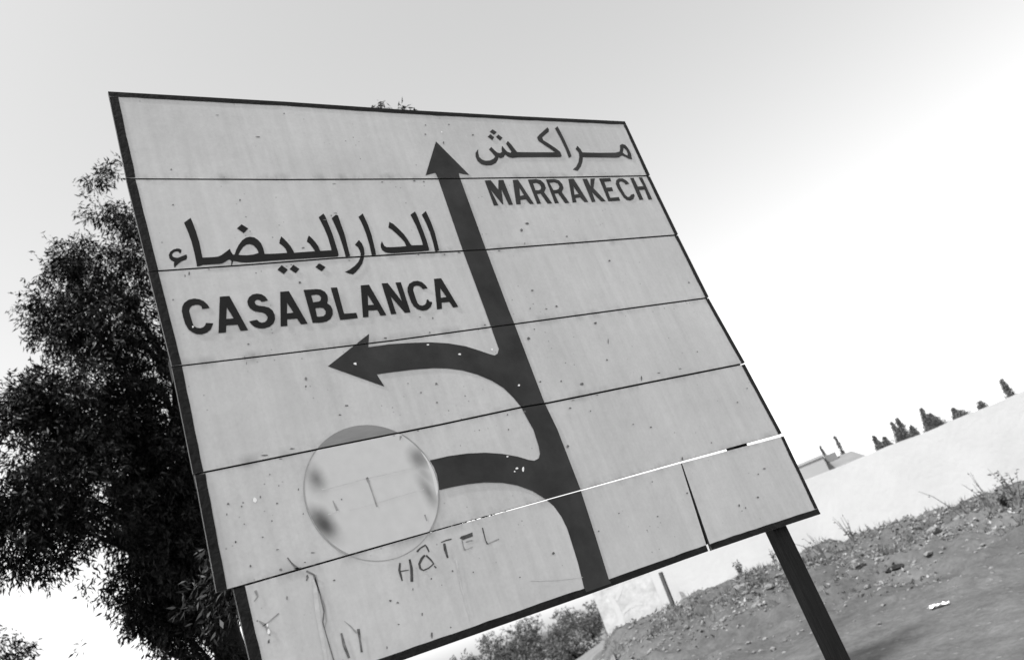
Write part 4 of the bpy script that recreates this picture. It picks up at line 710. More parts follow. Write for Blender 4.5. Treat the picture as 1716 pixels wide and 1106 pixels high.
 ('chip',3,'chip',[(0.3058,2.3695),(0.3006,2.3695),(0.2949,2.37),(0.2875,2.3721),(0.2897,2.3728),(0.2913,2.3738),(0.2959,2.3737),(0.3017,2.3716)],[]),
 ('chip',4,'chip',[(0.0785,2.2436),(0.0769,2.2409),(0.0748,2.2417),(0.0728,2.2426),(0.0711,2.2453),(0.073,2.2477),(0.0762,2.2482),(0.0776,2.2457)],[]),
 ('chip',4,'chip',[(0.112,2.2286),(0.1112,2.2269),(0.1088,2.2262),(0.108,2.2274),(0.1079,2.2296),(0.1078,2.2317),(0.1099,2.231),(0.1121,2.2306)],[]),
 ('chip',4,'chip',[(0.2134,2.2132),(0.2116,2.212),(0.2092,2.2119),(0.2072,2.213),(0.2071,2.2147),(0.2077,2.2167),(0.2104,2.2165),(0.2128,2.2153)],[]),
 ('chip',4,'chip',[(0.2295,2.2652),(0.2287,2.2633),(0.2274,2.2635),(0.2268,2.2643),(0.2261,2.266),(0.2271,2.2673),(0.2289,2.2695),(0.2296,2.2674)],[]),
 ('chip',4,'chip',[(0.279,2.1648),(0.2779,2.1639),(0.2766,2.1634),(0.275,2.1646),(0.2754,2.1657),(0.2763,2.1667),(0.2776,2.1673),(0.2785,2.1669)],[]),
 ('chip',4,'chip',[(0.1069,2.1769),(0.1063,2.1754),(0.1046,2.1747),(0.1039,2.176),(0.1036,2.1777),(0.1039,2.1787),(0.1055,2.1786),(0.1065,2.178)],[]),
 ('chip',4,'chip',[(0.1848,2.166),(0.1838,2.1643),(0.1824,2.1639),(0.1808,2.1644),(0.1815,2.1668),(0.1822,2.1695),(0.1837,2.1692),(0.1851,2.1673)],[]),
 ('chip',4,'chip',[(0.073,2.132),(0.0726,2.1307),(0.0703,2.1287),(0.0688,2.1312),(0.0692,2.133),(0.0691,2.1352),(0.0715,2.1345),(0.073,2.1335)],[]),
 ('chip',4,'chip',[(0.1826,2.0806),(0.1815,2.0798),(0.1802,2.0802),(0.1789,2.0801),(0.1786,2.0816),(0.1791,2.0826),(0.1807,2.0824),(0.1819,2.0819)],[]),
 ('chip',4,'chip',[(0.2822,2.0443),(0.2796,2.0442),(0.2742,2.0449),(0.2703,2.0464),(0.2693,2.0478),(0.2702,2.049),(0.275,2.0478),(0.2799,2.0458)],[]),
 ('chip',4,'chip',[(0.2028,2.0461),(0.2018,2.0439),(0.2008,2.044),(0.2001,2.0454),(0.1999,2.0469),(0.2007,2.049),(0.2019,2.0485),(0.2033,2.0475)],[]),
 ('chip',4,'chip',[(0.4047,2.1802),(0.4041,2.1792),(0.4026,2.1788),(0.4009,2.1795),(0.4004,2.1812),(0.4018,2.1825),(0.4038,2.1831),(0.4053,2.1821)],[]),
 ('chip',0,'chip',[(1.2183,3.6759),(1.2143,3.6725),(1.2115,3.6729),(1.2093,3.6735),(1.2083,3.6755),(1.2101,3.6774),(1.2138,3.6796),(1.2154,3.6776)],[]),
 ('chip',0,'chip',[(1.1987,3.6256),(1.1982,3.6222),(1.194,3.6225),(1.1909,3.623),(1.1907,3.6253),(1.1924,3.6286),(1.1959,3.6281),(1.1993,3.6276)],[]),
 ('chip',0,'chip',[(1.3347,3.6838),(1.333,3.6813),(1.3298,3.6812),(1.3268,3.6816),(1.3274,3.6835),(1.3288,3.6862),(1.3321,3.6875),(1.3339,3.6853)],[]),
 ('chip',0,'chip',[(1.4382,3.6299),(1.4329,3.6261),(1.4301,3.6256),(1.4266,3.6261),(1.4267,3.6295),(1.4293,3.6317),(1.433,3.6331),(1.437,3.632)],[]),
 ('chip',0,'chip',[(1.2705,3.5828),(1.2684,3.5763),(1.2646,3.5747),(1.2639,3.5787),(1.2634,3.5826),(1.2674,3.5867),(1.2706,3.5912),(1.2721,3.5869)],[]),
 ('chip',1,'chip',[(1.5304,3.1563),(1.5248,3.1519),(1.5171,3.1505),(1.5131,3.1546),(1.511,3.1572),(1.5164,3.1604),(1.5213,3.1603),(1.5266,3.1599)],[]),
 ('chip',1,'chip',[(1.4853,3.1248),(1.4803,3.1185),(1.4748,3.1164),(1.4707,3.1201),(1.4714,3.1255),(1.4763,3.1305),(1.4814,3.1321),(1.4841,3.1284)],[]),
 ('chip',1,'chip',[(1.7036,3.0799),(1.7025,3.077),(1.6983,3.0771),(1.6937,3.0783),(1.6934,3.0805),(1.6964,3.0831),(1.7018,3.0846),(1.7055,3.0829)],[]),
 ('chip',2,'chip',[(1.8798,2.9426),(1.8751,2.9403),(1.8717,2.9402),(1.8664,2.9409),(1.8678,2.9434),(1.8703,2.9452),(1.8753,2.9475),(1.8797,2.9453)],[]),
 ('chip',2,'chip',[(2.2867,2.7936),(2.2844,2.7911),(2.2789,2.791),(2.2739,2.7927),(2.2753,2.7947),(2.2778,2.7978),(2.2831,2.798),(2.2874,2.7957)],[]),
 ('chip',2,'chip',[(1.4983,2.7516),(1.4978,2.748),(1.4926,2.7484),(1.4891,2.7497),(1.4868,2.7528),(1.4921,2.7553),(1.4957,2.755),(1.498,2.7537)],[]),
 ('chip',2,'chip',[(1.415,2.8335),(1.411,2.8321),(1.4067,2.8307),(1.4018,2.8321),(1.4036,2.8346),(1.4037,2.8376),(1.4098,2.838),(1.4145,2.8365)],[]),
 ('chip',2,'chip',[(1.3656,2.7548),(1.3649,2.7527),(1.362,2.7527),(1.3606,2.7537),(1.3606,2.7553),(1.3625,2.7577),(1.3646,2.7587),(1.3668,2.7572)],[]),
 ('chip',2,'chip',[(1.4449,2.7448),(1.441,2.7422),(1.4375,2.7433),(1.4353,2.744),(1.434,2.746),(1.4357,2.7484),(1.4398,2.7483),(1.4429,2.747)],[]),
 ('chip',3,'chip',[(1.6569,2.654),(1.6544,2.6504),(1.6488,2.6485),(1.6442,2.6531),(1.6436,2.6556),(1.6488,2.6575),(1.6538,2.6588),(1.6596,2.6582)],[]),
 ('chip',3,'chip',[(1.3465,2.6633),(1.3448,2.661),(1.3423,2.6606),(1.3409,2.6621),(1.3397,2.6641),(1.343,2.6658),(1.345,2.6669),(1.3459,2.6652)],[]),
 ('chip',2,'chip',[(0.8795,2.772),(0.8801,2.7709),(0.876,2.7705),(0.8743,2.7717),(0.8717,2.7729),(0.8735,2.7736),(0.877,2.7735),(0.8797,2.7729)],[]),
 ('chip',2,'chip',[(0.9287,2.761),(0.9261,2.7572),(0.9245,2.7573),(0.9237,2.759),(0.9223,2.7618),(0.9247,2.7636),(0.9277,2.7664),(0.9289,2.7643)],[]),
 ('chip',3,'chip',[(1.3085,2.626),(1.3042,2.6237),(1.2976,2.6203),(1.2943,2.6225),(1.293,2.6281),(1.2989,2.6331),(1.3037,2.6344),(1.3059,2.6315)],[]),
 ('chip',3,'chip',[(1.2794,2.4437),(1.2786,2.4418),(1.2746,2.4415),(1.2724,2.4427),(1.2717,2.445),(1.2748,2.447),(1.2772,2.4474),(1.2806,2.4468)],[]),
 ('chip',3,'chip',[(1.3728,2.4313),(1.3717,2.428),(1.3686,2.4292),(1.3661,2.429),(1.3647,2.4326),(1.3687,2.4344),(1.3716,2.4358),(1.3736,2.4343)],[]),
 ('chip',3,'chip',[(1.6322,2.4852),(1.6316,2.4822),(1.627,2.4831),(1.6232,2.484),(1.6237,2.4865),(1.6263,2.4898),(1.6303,2.4896),(1.6327,2.488)],[]),
 ('chip',3,'chip',[(1.6783,2.5669),(1.6724,2.5573),(1.6687,2.5529),(1.6702,2.5589),(1.6737,2.5675),(1.6792,2.5758),(1.6815,2.5783),(1.6801,2.5727)],[]),
 ('chip',3,'chip',[(1.4672,2.4047),(1.4642,2.3998),(1.4577,2.4002),(1.4515,2.4018),(1.45,2.4075),(1.457,2.4096),(1.4623,2.4097),(1.468,2.4095)],[]),
 ('chip',3,'chip',[(1.7656,2.3836),(1.7614,2.3767),(1.7543,2.37),(1.7562,2.3772),(1.7585,2.3848),(1.7643,2.3924),(1.7665,2.3924),(1.7675,2.39)],[]),
 ('chip',3,'chip',[(2.1356,2.4532),(2.1315,2.4516),(2.1291,2.452),(2.1258,2.4526),(2.1267,2.4545),(2.1289,2.4556),(2.1317,2.4562),(2.1347,2.4547)],[]),
 ('chip',4,'chip',[(2.3216,2.2439),(2.3209,2.2422),(2.3168,2.243),(2.3123,2.2437),(2.3114,2.2456),(2.3148,2.2464),(2.3195,2.247),(2.3226,2.2452)],[]),
 ('chip',4,'chip',[(1.3669,2.3184),(1.3616,2.3159),(1.3596,2.3167),(1.3563,2.317),(1.355,2.3205),(1.36,2.323),(1.3622,2.3224),(1.3657,2.3211)],[]),
 ('chip',4,'chip',[(1.0686,2.2874),(1.0676,2.2852),(1.0645,2.2849),(1.0632,2.2865),(1.0629,2.2885),(1.0644,2.2898),(1.0666,2.2901),(1.069,2.2899)],[]),
 ('chip',4,'chip',[(1.29,2.1771),(1.285,2.1742),(1.2813,2.1736),(1.2771,2.1747),(1.2791,2.1793),(1.2811,2.1828),(1.2859,2.1836),(1.2897,2.1808)],[]),
 ('chip',4,'chip',[(1.7063,2.1748),(1.7024,2.1737),(1.6986,2.173),(1.6947,2.1749),(1.6948,2.177),(1.6965,2.1786),(1.7019,2.179),(1.7043,2.1781)],[]),
 ('chip',4,'chip',[(1.624,2.2028),(1.6202,2.2008),(1.6184,2.2007),(1.6165,2.2026),(1.6169,2.2042),(1.619,2.2052),(1.6213,2.2061),(1.6236,2.2044)],[]),
 ('chip',4,'chip',[(1.4494,2.2911),(1.4485,2.2888),(1.4454,2.2889),(1.4442,2.2901),(1.4442,2.292),(1.4451,2.2936),(1.448,2.2942),(1.4508,2.2935)],[]),
 ('chip',4,'chip',[(1.9756,2.0534),(1.9742,2.0521),(1.9708,2.0522),(1.9674,2.0528),(1.9686,2.0548),(1.971,2.0571),(1.9734,2.0562),(1.9762,2.056)],[]),
 ('chip',4,'chip',[(2.2255,2.1925),(2.2243,2.1907),(2.2199,2.1902),(2.2189,2.1921),(2.2167,2.194),(2.221,2.1963),(2.2238,2.1961),(2.2259,2.1952)],[]),
 ('chip',5,'chip',[(1.5954,1.9691),(1.5943,1.9672),(1.5917,1.9677),(1.5891,1.9683),(1.5905,1.9702),(1.5918,1.9714),(1.594,1.9721),(1.5964,1.9713)],[]),
 ('chip',5,'chip',[(1.7374,1.89),(1.7348,1.888),(1.732,1.8881),(1.7298,1.8889),(1.73,1.8917),(1.732,1.8939),(1.7355,1.8939),(1.7397,1.8927)],[]),
 ('chip',5,'chip',[(1.553,1.8412),(1.5525,1.84),(1.5486,1.8398),(1.5455,1.8417),(1.5455,1.8431),(1.5472,1.8439),(1.5509,1.8441),(1.5542,1.843)],[]),
 ('chip',5,'chip',[(1.275,1.8556),(1.2736,1.854),(1.2703,1.8536),(1.2678,1.855),(1.2675,1.8575),(1.2699,1.8583),(1.2734,1.8598),(1.2755,1.857)],[]),
 ('chip',5,'chip',[(1.3894,1.894),(1.3872,1.8931),(1.3849,1.8919),(1.3837,1.8932),(1.3831,1.8955),(1.3848,1.8966),(1.3872,1.8963),(1.3896,1.8959)],[]),
 ('chip',5,'chip',[(1.0672,1.8316),(1.0631,1.8291),(1.0589,1.8284),(1.0552,1.8299),(1.0562,1.8346),(1.06,1.8371),(1.0629,1.8373),(1.0648,1.8351)],[]),
 ('chip',6,'chip',[(2.2008,1.8905),(2.1957,1.8895),(2.1899,1.8898),(2.1854,1.8924),(2.1826,1.8944),(2.1875,1.896),(2.1939,1.8955),(2.1999,1.893)],[]),
 ('chip',6,'chip',[(2.1455,1.8781),(2.1458,1.8764),(2.1408,1.8765),(2.1388,1.8777),(2.139,1.8796),(2.1414,1.8811),(2.1444,1.8819),(2.1464,1.8796)],[]),
 ('chip',6,'chip',[(2.0881,1.7897),(2.0838,1.7882),(2.0784,1.7877),(2.0761,1.7905),(2.0756,1.7927),(2.0788,1.7958),(2.084,1.7959),(2.0881,1.7937)],[]),
 ('chip',6,'chip',[(1.9676,1.7845),(1.9636,1.7809),(1.9597,1.7798),(1.9592,1.7833),(1.9603,1.7862),(1.9634,1.7903),(1.9667,1.7906),(1.9686,1.7879)],[]),
 ('chip',6,'chip',[(1.9939,1.7681),(1.9923,1.7662),(1.9898,1.7663),(1.9878,1.7667),(1.9888,1.7693),(1.9911,1.7728),(1.9935,1.772),(1.9958,1.7698)],[]),
 ('chip',6,'chip',[(1.9685,1.7618),(1.9667,1.7606),(1.9647,1.7606),(1.9621,1.7619),(1.9614,1.7635),(1.964,1.764),(1.9671,1.7642),(1.9696,1.7627)],[]),
 ('chip',5,'chip',[(0.4646,1.8477),(0.4624,1.8458),(0.4599,1.8451),(0.4575,1.848),(0.4564,1.8502),(0.4595,1.8524),(0.462,1.8516),(0.4649,1.8495)],[]),
 ('chip',5,'chip',[(0.485,1.8357),(0.4832,1.8334),(0.4802,1.8351),(0.4772,1.8359),(0.4769,1.8381),(0.479,1.8396),(0.4818,1.8401),(0.4837,1.838)],[]),
 ('chip',5,'chip',[(0.6099,1.873),(0.6099,1.8714),(0.6072,1.8714),(0.605,1.873),(0.6055,1.8742),(0.6064,1.8759),(0.609,1.8766),(0.6103,1.875)],[]),
 ('chip',5,'chip',[(0.687,1.876),(0.6851,1.8749),(0.6835,1.8746),(0.6812,1.8756),(0.6818,1.8774),(0.6825,1.8793),(0.6853,1.8795),(0.687,1.8778)],[]),
 ('chip',5,'chip',[(0.636,1.8462),(0.6351,1.845),(0.634,1.8453),(0.6328,1.8459),(0.6332,1.847),(0.6334,1.8477),(0.6351,1.8483),(0.6362,1.8469)],[]),
 ('chip',5,'chip',[(0.7535,1.8535),(0.7527,1.852),(0.7512,1.852),(0.7502,1.853),(0.7493,1.8546),(0.7506,1.8562),(0.7529,1.8564),(0.7537,1.855)],[]),
 ('chip',5,'chip',[(0.9092,1.7935),(0.9075,1.7919),(0.906,1.7916),(0.904,1.7928),(0.9048,1.7947),(0.9052,1.7958),(0.9081,1.7964),(0.9092,1.7948)],[]),
 ('chip',5,'chip',[(0.5411,1.8606),(0.5405,1.858),(0.5384,1.8568),(0.5378,1.8583),(0.5383,1.8614),(0.5402,1.8645),(0.5409,1.8641),(0.5419,1.8635)],[]),
 ('chip',5,'chip',[(0.5466,1.7826),(0.5453,1.7798),(0.5427,1.7782),(0.5419,1.7792),(0.543,1.7837),(0.5444,1.787),(0.5458,1.787),(0.5478,1.7866)],[]),
 ('chip',5,'chip',[(0.6223,1.7194),(0.6211,1.7185),(0.6194,1.7172),(0.6185,1.7192),(0.6187,1.7205),(0.6187,1.7223),(0.6213,1.7225),(0.6228,1.7205)],[]),
 ('chip',5,'chip',[(0.5568,1.7152),(0.5541,1.7105),(0.5512,1.7069),(0.551,1.7108),(0.5505,1.7172),(0.5544,1.7243),(0.5577,1.7255),(0.5588,1.7221)],[]),
 ('chip',5,'chip',[(0.4677,1.7763),(0.4665,1.7753),(0.4647,1.7758),(0.463,1.7765),(0.4611,1.7783),(0.463,1.7794),(0.4657,1.7787),(0.4675,1.7776)],[]),
 ('chip',5,'chip',[(0.4127,1.726),(0.4113,1.7235),(0.4096,1.7238),(0.4082,1.7247),(0.4092,1.7271),(0.4102,1.7296),(0.412,1.7314),(0.4129,1.73)],[]),
 ('chip',5,'chip',[(0.3177,1.952),(0.3161,1.9505),(0.3138,1.9501),(0.3113,1.9515),(0.3103,1.9541),(0.313,1.9547),(0.3153,1.9553),(0.3171,1.9542)],[]),
 ('chip',5,'chip',[(0.1728,1.9426),(0.1713,1.9379),(0.1698,1.9374),(0.1687,1.9392),(0.1696,1.9436),(0.171,1.9476),(0.1722,1.9471),(0.1735,1.9468)],[]),
 ('chip',4,'chip',[(0.0971,2.0551),(0.097,2.0533),(0.0942,2.0525),(0.0932,2.0539),(0.0929,2.0563),(0.0929,2.0582),(0.0959,2.0599),(0.0974,2.0569)],[]),
 ('chip',4,'chip',[(0.1775,2.0222),(0.1774,2.0198),(0.173,2.02),(0.1701,2.0224),(0.1686,2.0246),(0.1712,2.0265),(0.1749,2.0275),(0.1777,2.0238)],[]),
 ('chip',4,'chip',[(0.2485,2.0247),(0.2471,2.0239),(0.2452,2.024),(0.2431,2.025),(0.2419,2.0266),(0.2436,2.0273),(0.246,2.0271),(0.248,2.0256)],[]),
 ('chip',4,'chip',[(0.1792,2.0809),(0.178,2.0798),(0.1764,2.0792),(0.1753,2.0801),(0.1752,2.082),(0.1755,2.0832),(0.1776,2.084),(0.1783,2.0829)],[]),
 ('chip',4,'chip',[(0.0737,2.1324),(0.0728,2.1308),(0.0713,2.131),(0.07,2.1317),(0.0693,2.1335),(0.0703,2.1342),(0.0722,2.1353),(0.0737,2.134)],[]),
 ('chip',5,'chip',[(0.0977,1.8438),(0.0966,1.8412),(0.0943,1.8402),(0.0924,1.842),(0.0928,1.8453),(0.0939,1.8477),(0.0965,1.8491),(0.0976,1.8464)],[]),
 ('chip',5,'chip',[(0.2444,1.9834),(0.2444,1.9798),(0.24,1.9773),(0.2384,1.9803),(0.2378,1.9853),(0.2401,1.9884),(0.2431,1.9892),(0.2443,1.9866)],[]),
 ('chip',2,'chip',[(0.9644,3.0374),(0.9638,3.0346),(0.9603,3.0351),(0.9578,3.0355),(0.9569,3.0379),(0.9587,3.0396),(0.961,3.0406),(0.9631,3.0406),(0.9641,3.0395)],[]),
 ('chip',2,'chip',[(1.1487,3.0333),(1.1459,3.032),(1.139,3.0323),(1.1321,3.0328),(1.1347,3.0343),(1.1331,3.0363),(1.1407,3.0368),(1.1437,3.0351)],[]),
 ('chip',2,'chip',[(1.3332,3.0298),(1.3322,3.0285),(1.3258,3.0277),(1.3224,3.0292),(1.3207,3.0306),(1.323,3.032),(1.3278,3.0326),(1.3316,3.032)],[]),
 ('chip',2,'chip',[(1.0771,3.0298),(1.0751,3.0281),(1.0723,3.0267),(1.0694,3.0278),(1.0685,3.0304),(1.0712,3.0319),(1.0743,3.0323),(1.0769,3.0313)],[]),
 ('chip',1,'chip',[(1.4687,3.0566),(1.466,3.0536),(1.4642,3.0528),(1.4621,3.0534),(1.4641,3.0569),(1.4652,3.0607),(1.4683,3.0625),(1.469,3.0612)],[]),
 ('chip',2,'chip',[(1.1369,2.7074),(1.1325,2.7059),(1.1299,2.7051),(1.128,2.7068),(1.1281,2.7085),(1.1295,2.7103),(1.1325,2.7118),(1.1352,2.7102)],[]),
 ('chip',2,'chip',[(0.7217,2.7045),(0.7217,2.7021),(0.717,2.7022),(0.7125,2.7036),(0.7114,2.7058),(0.7141,2.7083),(0.7188,2.7078),(0.7228,2.7075)],[]),
 ('chip',2,'chip',[(0.8966,2.704),(0.8944,2.7016),(0.8924,2.7011),(0.8907,2.702),(0.8913,2.7047),(0.8921,2.7078),(0.8954,2.7097),(0.8961,2.7079)],[]),
 ('chip',4,'chip',[(1.0872,2.3422),(1.0868,2.34),(1.0832,2.3402),(1.0801,2.3417),(1.0809,2.3433),(1.0826,2.3443),(1.0856,2.3461),(1.0875,2.3439)],[]),
 ('chip',4,'chip',[(1.1634,2.3403),(1.1619,2.3383),(1.1577,2.3359),(1.1567,2.3386),(1.1564,2.3415),(1.1581,2.3437),(1.1616,2.345),(1.164,2.3431)],[]),
 ('chip',4,'chip',[(1.7904,2.024),(1.7872,2.0197),(1.7817,2.0164),(1.7816,2.0164),(1.7811,2.0205),(1.7825,2.0256),(1.7873,2.0295),(1.7891,2.0291),(1.7917,2.0282)],[]),
 ('chip',4,'chip',[(0.0664,2.2153),(0.0653,2.2131),(0.0643,2.2128),(0.0629,2.2133),(0.0629,2.2161),(0.0636,2.2177),(0.0656,2.2189),(0.0666,2.218)],[]),
 ('chip',4,'chip',[(0.1495,2.1262),(0.1476,2.1249),(0.146,2.1249),(0.1439,2.1264),(0.1442,2.1276),(0.1442,2.1292),(0.147,2.129),(0.149,2.1275)],[]),
 ('chip',4,'chip',[(0.2121,2.3054),(0.2118,2.3038),(0.2101,2.3034),(0.2085,2.3041),(0.2087,2.3061),(0.2097,2.3073),(0.2112,2.3079),(0.2122,2.3074)],[]),
 ('chip',4,'chip',[(0.1693,2.2435),(0.168,2.2406),(0.1667,2.241),(0.1656,2.2408),(0.1657,2.2443),(0.1665,2.2477),(0.1682,2.2476),(0.1692,2.2471)],[]),
 ('chip',4,'chip',[(0.2835,2.2413),(0.2829,2.2389),(0.2812,2.2372),(0.2802,2.2388),(0.2803,2.2421),(0.2818,2.2447),(0.2833,2.2452),(0.284,2.2445)],[]),
 ('chip',0,'chip',[(0.8182,3.3977),(0.8189,3.3978),(0.822,3.399),(0.8262,3.3981),(0.8266,3.3977)],[]),
 ('chip',1,'chip',[(0.9222,3.3787),(0.919,3.377),(0.9162,3.3768),(0.9125,3.3778),(0.9123,3.3787),(0.9132,3.3798),(0.9174,3.3807),(0.9212,3.3799)],[]),
 ('chip',1,'chip',[(0.7243,3.3721),(0.7228,3.3711),(0.7163,3.371),(0.7109,3.3715),(0.7081,3.3723),(0.7133,3.3737),(0.7172,3.3741),(0.7212,3.3731)],[]),
 ('chip',1,'chip',[(1.107,3.3799),(1.1042,3.3768),(1.1014,3.3761),(1.099,3.3772),(1.0967,3.38),(1.1009,3.3826),(1.104,3.3836),(1.1059,3.3818)],[]),
 ('chip',1,'chip',[(1.0671,3.3832),(1.0627,3.3816),(1.0595,3.3808),(1.0567,3.3814),(1.0535,3.3834),(1.0564,3.3852),(1.0613,3.386),(1.0658,3.3851)],[]),
 ('chip',2,'chip',[(0.5684,3.024),(0.5645,3.0227),(0.562,3.0233),(0.5575,3.0235),(0.5561,3.0249),(0.5594,3.0255),(0.5629,3.0264),(0.566,3.0252)],[]),
 ('chip',2,'chip',[(0.6806,3.0309),(0.6795,3.03),(0.6764,3.0288),(0.6747,3.0303),(0.6726,3.0315),(0.6748,3.0327),(0.6776,3.033),(0.6796,3.032)],[]),
 ('chip',2,'chip',[(0.4484,3.0232),(0.4476,3.0225),(0.4432,3.0224),(0.4403,3.0231),(0.4393,3.0239),(0.4407,3.025),(0.4439,3.0251),(0.4463,3.0243)],[]),
 ('chip',2,'chip',[(0.1886,3.0316),(0.1878,3.0308),(0.1849,3.0302),(0.1825,3.0311),(0.1821,3.0321),(0.1825,3.0328),(0.1855,3.0331),(0.1891,3.0325)],[]),
 ('chip',2,'chip',[(0.1087,3.0129),(0.1077,3.01),(0.1058,3.008),(0.1047,3.0096),(0.1052,3.0132),(0.1061,3.0164),(0.1079,3.0189),(0.1083,3.0154)],[]),
 ('chip',2,'chip',[(0.123,3.0208),(0.1216,3.016),(0.12,3.0147),(0.1182,3.0151),(0.1189,3.0211),(0.1209,3.0272),(0.1225,3.0272),(0.1239,3.0268)],[]),
 ('chip',1,'chip',[(0.6443,3.2105),(0.6406,3.2092),(0.6356,3.2085),(0.6283,3.2094),(0.6259,3.2113),(0.6327,3.2121),(0.6367,3.2127),(0.6411,3.2116)],[]),
 ('chip',1,'chip',[(0.6664,3.2284),(0.6649,3.2259),(0.6636,3.2261),(0.6618,3.2269),(0.661,3.2286),(0.6626,3.231),(0.665,3.231),(0.6666,3.2303)],[]),
 ('chip',1,'chip',[(0.6896,3.2383),(0.6876,3.237),(0.6831,3.2374),(0.6794,3.2375),(0.6754,3.2388),(0.6798,3.2396),(0.6838,3.2399),(0.6899,3.2394)],[]),
 ('chip',3,'chip',[(1.8713,2.3903),(1.8697,2.3893),(1.8643,2.3897),(1.8584,2.3902),(1.8559,2.3927),(1.8614,2.3936),(1.8661,2.393),(1.8713,2.392)],[]),
 ('chip',4,'chip',[(1.3944,2.3462),(1.3945,2.3449),(1.3877,2.346),(1.3819,2.3471),(1.3818,2.3484),(1.3839,2.3494),(1.3891,2.3487),(1.3945,2.3475)],[]),
 ('chip',4,'chip',[(1.5154,2.3485),(1.5114,2.3478),(1.5075,2.3482),(1.504,2.3494),(1.5021,2.3508),(1.5054,2.3516),(1.5087,2.3508),(1.514,2.3497)],[]),
 ('chip',3,'chip',[(1.9971,2.3908),(1.9977,2.3896),(1.9902,2.3901),(1.9833,2.3914),(1.9816,2.3932),(1.988,2.3935),(1.992,2.3931),(1.996,2.3929)],[]),
 ('chip',4,'chip',[(0.7283,2.3481),(0.7249,2.3475),(0.723,2.3473),(0.7202,2.3486),(0.7196,2.3498),(0.7212,2.3502),(0.7242,2.3509),(0.7269,2.3498)],[]),
 ('chip',4,'chip',[(0.6384,2.3482),(0.6384,2.3474),(0.6346,2.348),(0.6307,2.3487),(0.6295,2.35),(0.6319,2.3503),(0.6352,2.35),(0.6385,2.3494)],[]),
 ('chip',4,'chip',[(0.2597,2.3454),(0.2573,2.3448),(0.2532,2.3451),(0.2488,2.3471),(0.2482,2.3479),(0.2504,2.3484),(0.254,2.3481),(0.2584,2.3465)],[]),
 ('chip',4,'pale',[(0.1561,2.2373),(0.151,2.2307),(0.1478,2.2327),(0.1442,2.2366),(0.1466,2.2443),(0.1513,2.2468),(0.1547,2.2432)],[]),
 ('chip',5,'pale',[(0.1058,1.8688),(0.1034,1.8647),(0.0988,1.8633),(0.0974,1.8679),(0.099,1.8747),(0.1027,1.8785),(0.1048,1.8736)],[]),
 ('chip',0,'pale',[(1.2827,3.6413),(1.2805,3.6363),(1.2766,3.6373),(1.2732,3.6384),(1.2764,3.6428),(1.2792,3.6446),(1.2823,3.6447)],[]),
 ('chip',5,'pale',[(0.1046,1.8872),(0.1037,1.8845),(0.1005,1.8828),(0.0994,1.8872),(0.1,1.8903),(0.1027,1.8919),(0.1054,1.891)],[]),
 ('chip',2,'pale',[(0.0972,2.8264),(0.095,2.8243),(0.0921,2.8221),(0.0914,2.8257),(0.0915,2.8287),(0.0933,2.8298),(0.0955,2.8287)],[]),
 ('chip',3,'pale',[(1.1259,2.6034),(1.123,2.5995),(1.1192,2.5999),(1.1175,2.6031),(1.1175,2.6071),(1.1226,2.6078),(1.1267,2.6072)],[]),
 ('chip',3,'pale',[(1.1826,2.4444),(1.1778,2.441),(1.1752,2.4423),(1.1716,2.4439),(1.1745,2.4475),(1.1776,2.449),(1.1819,2.4492)],[]),
 ('chip',3,'pale',[(0.5835,2.6233),(0.5823,2.6188),(0.5772,2.6207),(0.574,2.6232),(0.5734,2.6269),(0.579,2.6283),(0.5841,2.6278)],[]),
 ('chip',3,'pale',[(0.874,2.6577),(0.8734,2.6556),(0.8676,2.6552),(0.8641,2.6578),(0.865,2.6601),(0.8699,2.6605),(0.875,2.6597)],[]),
 ('chip',3,'pale',[(0.9861,2.6029),(0.986,2.6001),(0.9791,2.6008),(0.9748,2.603),(0.9765,2.6061),(0.9812,2.6075),(0.9874,2.6057)],[]),
 ('chip',4,'pale',[(1.0474,2.1427),(1.0447,2.1407),(1.0393,2.1412),(1.0347,2.1433),(1.0376,2.146),(1.0429,2.148),(1.0479,2.1454)],[]),
 ('chip',4,'pale',[(1.0693,2.1357),(1.0641,2.1274),(1.0597,2.1275),(1.0597,2.1348),(1.0632,2.1411),(1.0669,2.1433),(1.0717,2.144)],[]),
 ('chip',4,'pale',[(1.0321,2.1349),(1.0303,2.1327),(1.0271,2.1332),(1.0245,2.1348),(1.0273,2.1375),(1.0291,2.1382),(1.0318,2.1369)],[]),
 ('chip',4,'pale',[(1.0273,2.192),(1.0246,2.1909),(1.0198,2.1897),(1.0176,2.1929),(1.0185,2.1948),(1.0225,2.1957),(1.0258,2.1944)],[]),
]


def flat(poly, holes, y):
    loops = [[Vector((x, z, 0)) for x, z in poly]] + [[Vector((x, z, 0)) for x, z in h] for h in holes]
    tri = tessellate_polygon(loops); pts = [q for l in loops for q in l]
    v = [(q.x, y, q.y) for q in pts]; f = []
    for t in tri:
        a, b, c = (pts[i] for i in t)
        cr = (b.x - a.x) * (c.y - a.y) - (b.y - a.y) * (c.x - a.x)
        if abs(cr) < 1e-10: continue
        f.append(tuple(t) if cr > 0 else tuple(reversed(t)))
    return v, f
def slab(poly, y0, y1):
    n = len(poly); area = sum(poly[i][0] * poly[(i + 1) % n][1] - poly[(i + 1) % n][0] * poly[i][1] for i in range(n))
    if area < 0: poly = poly[::-1]
    v = [(x, y0, z) for x, z in poly] + [(x, y1, z) for x, z in poly]
    f = [tuple(range(n)), tuple(range(2 * n - 1, n - 1, -1))] + [((i + 1) % n, i, n + i, n + (i + 1) % n) for i in range(n)]
    return v, f
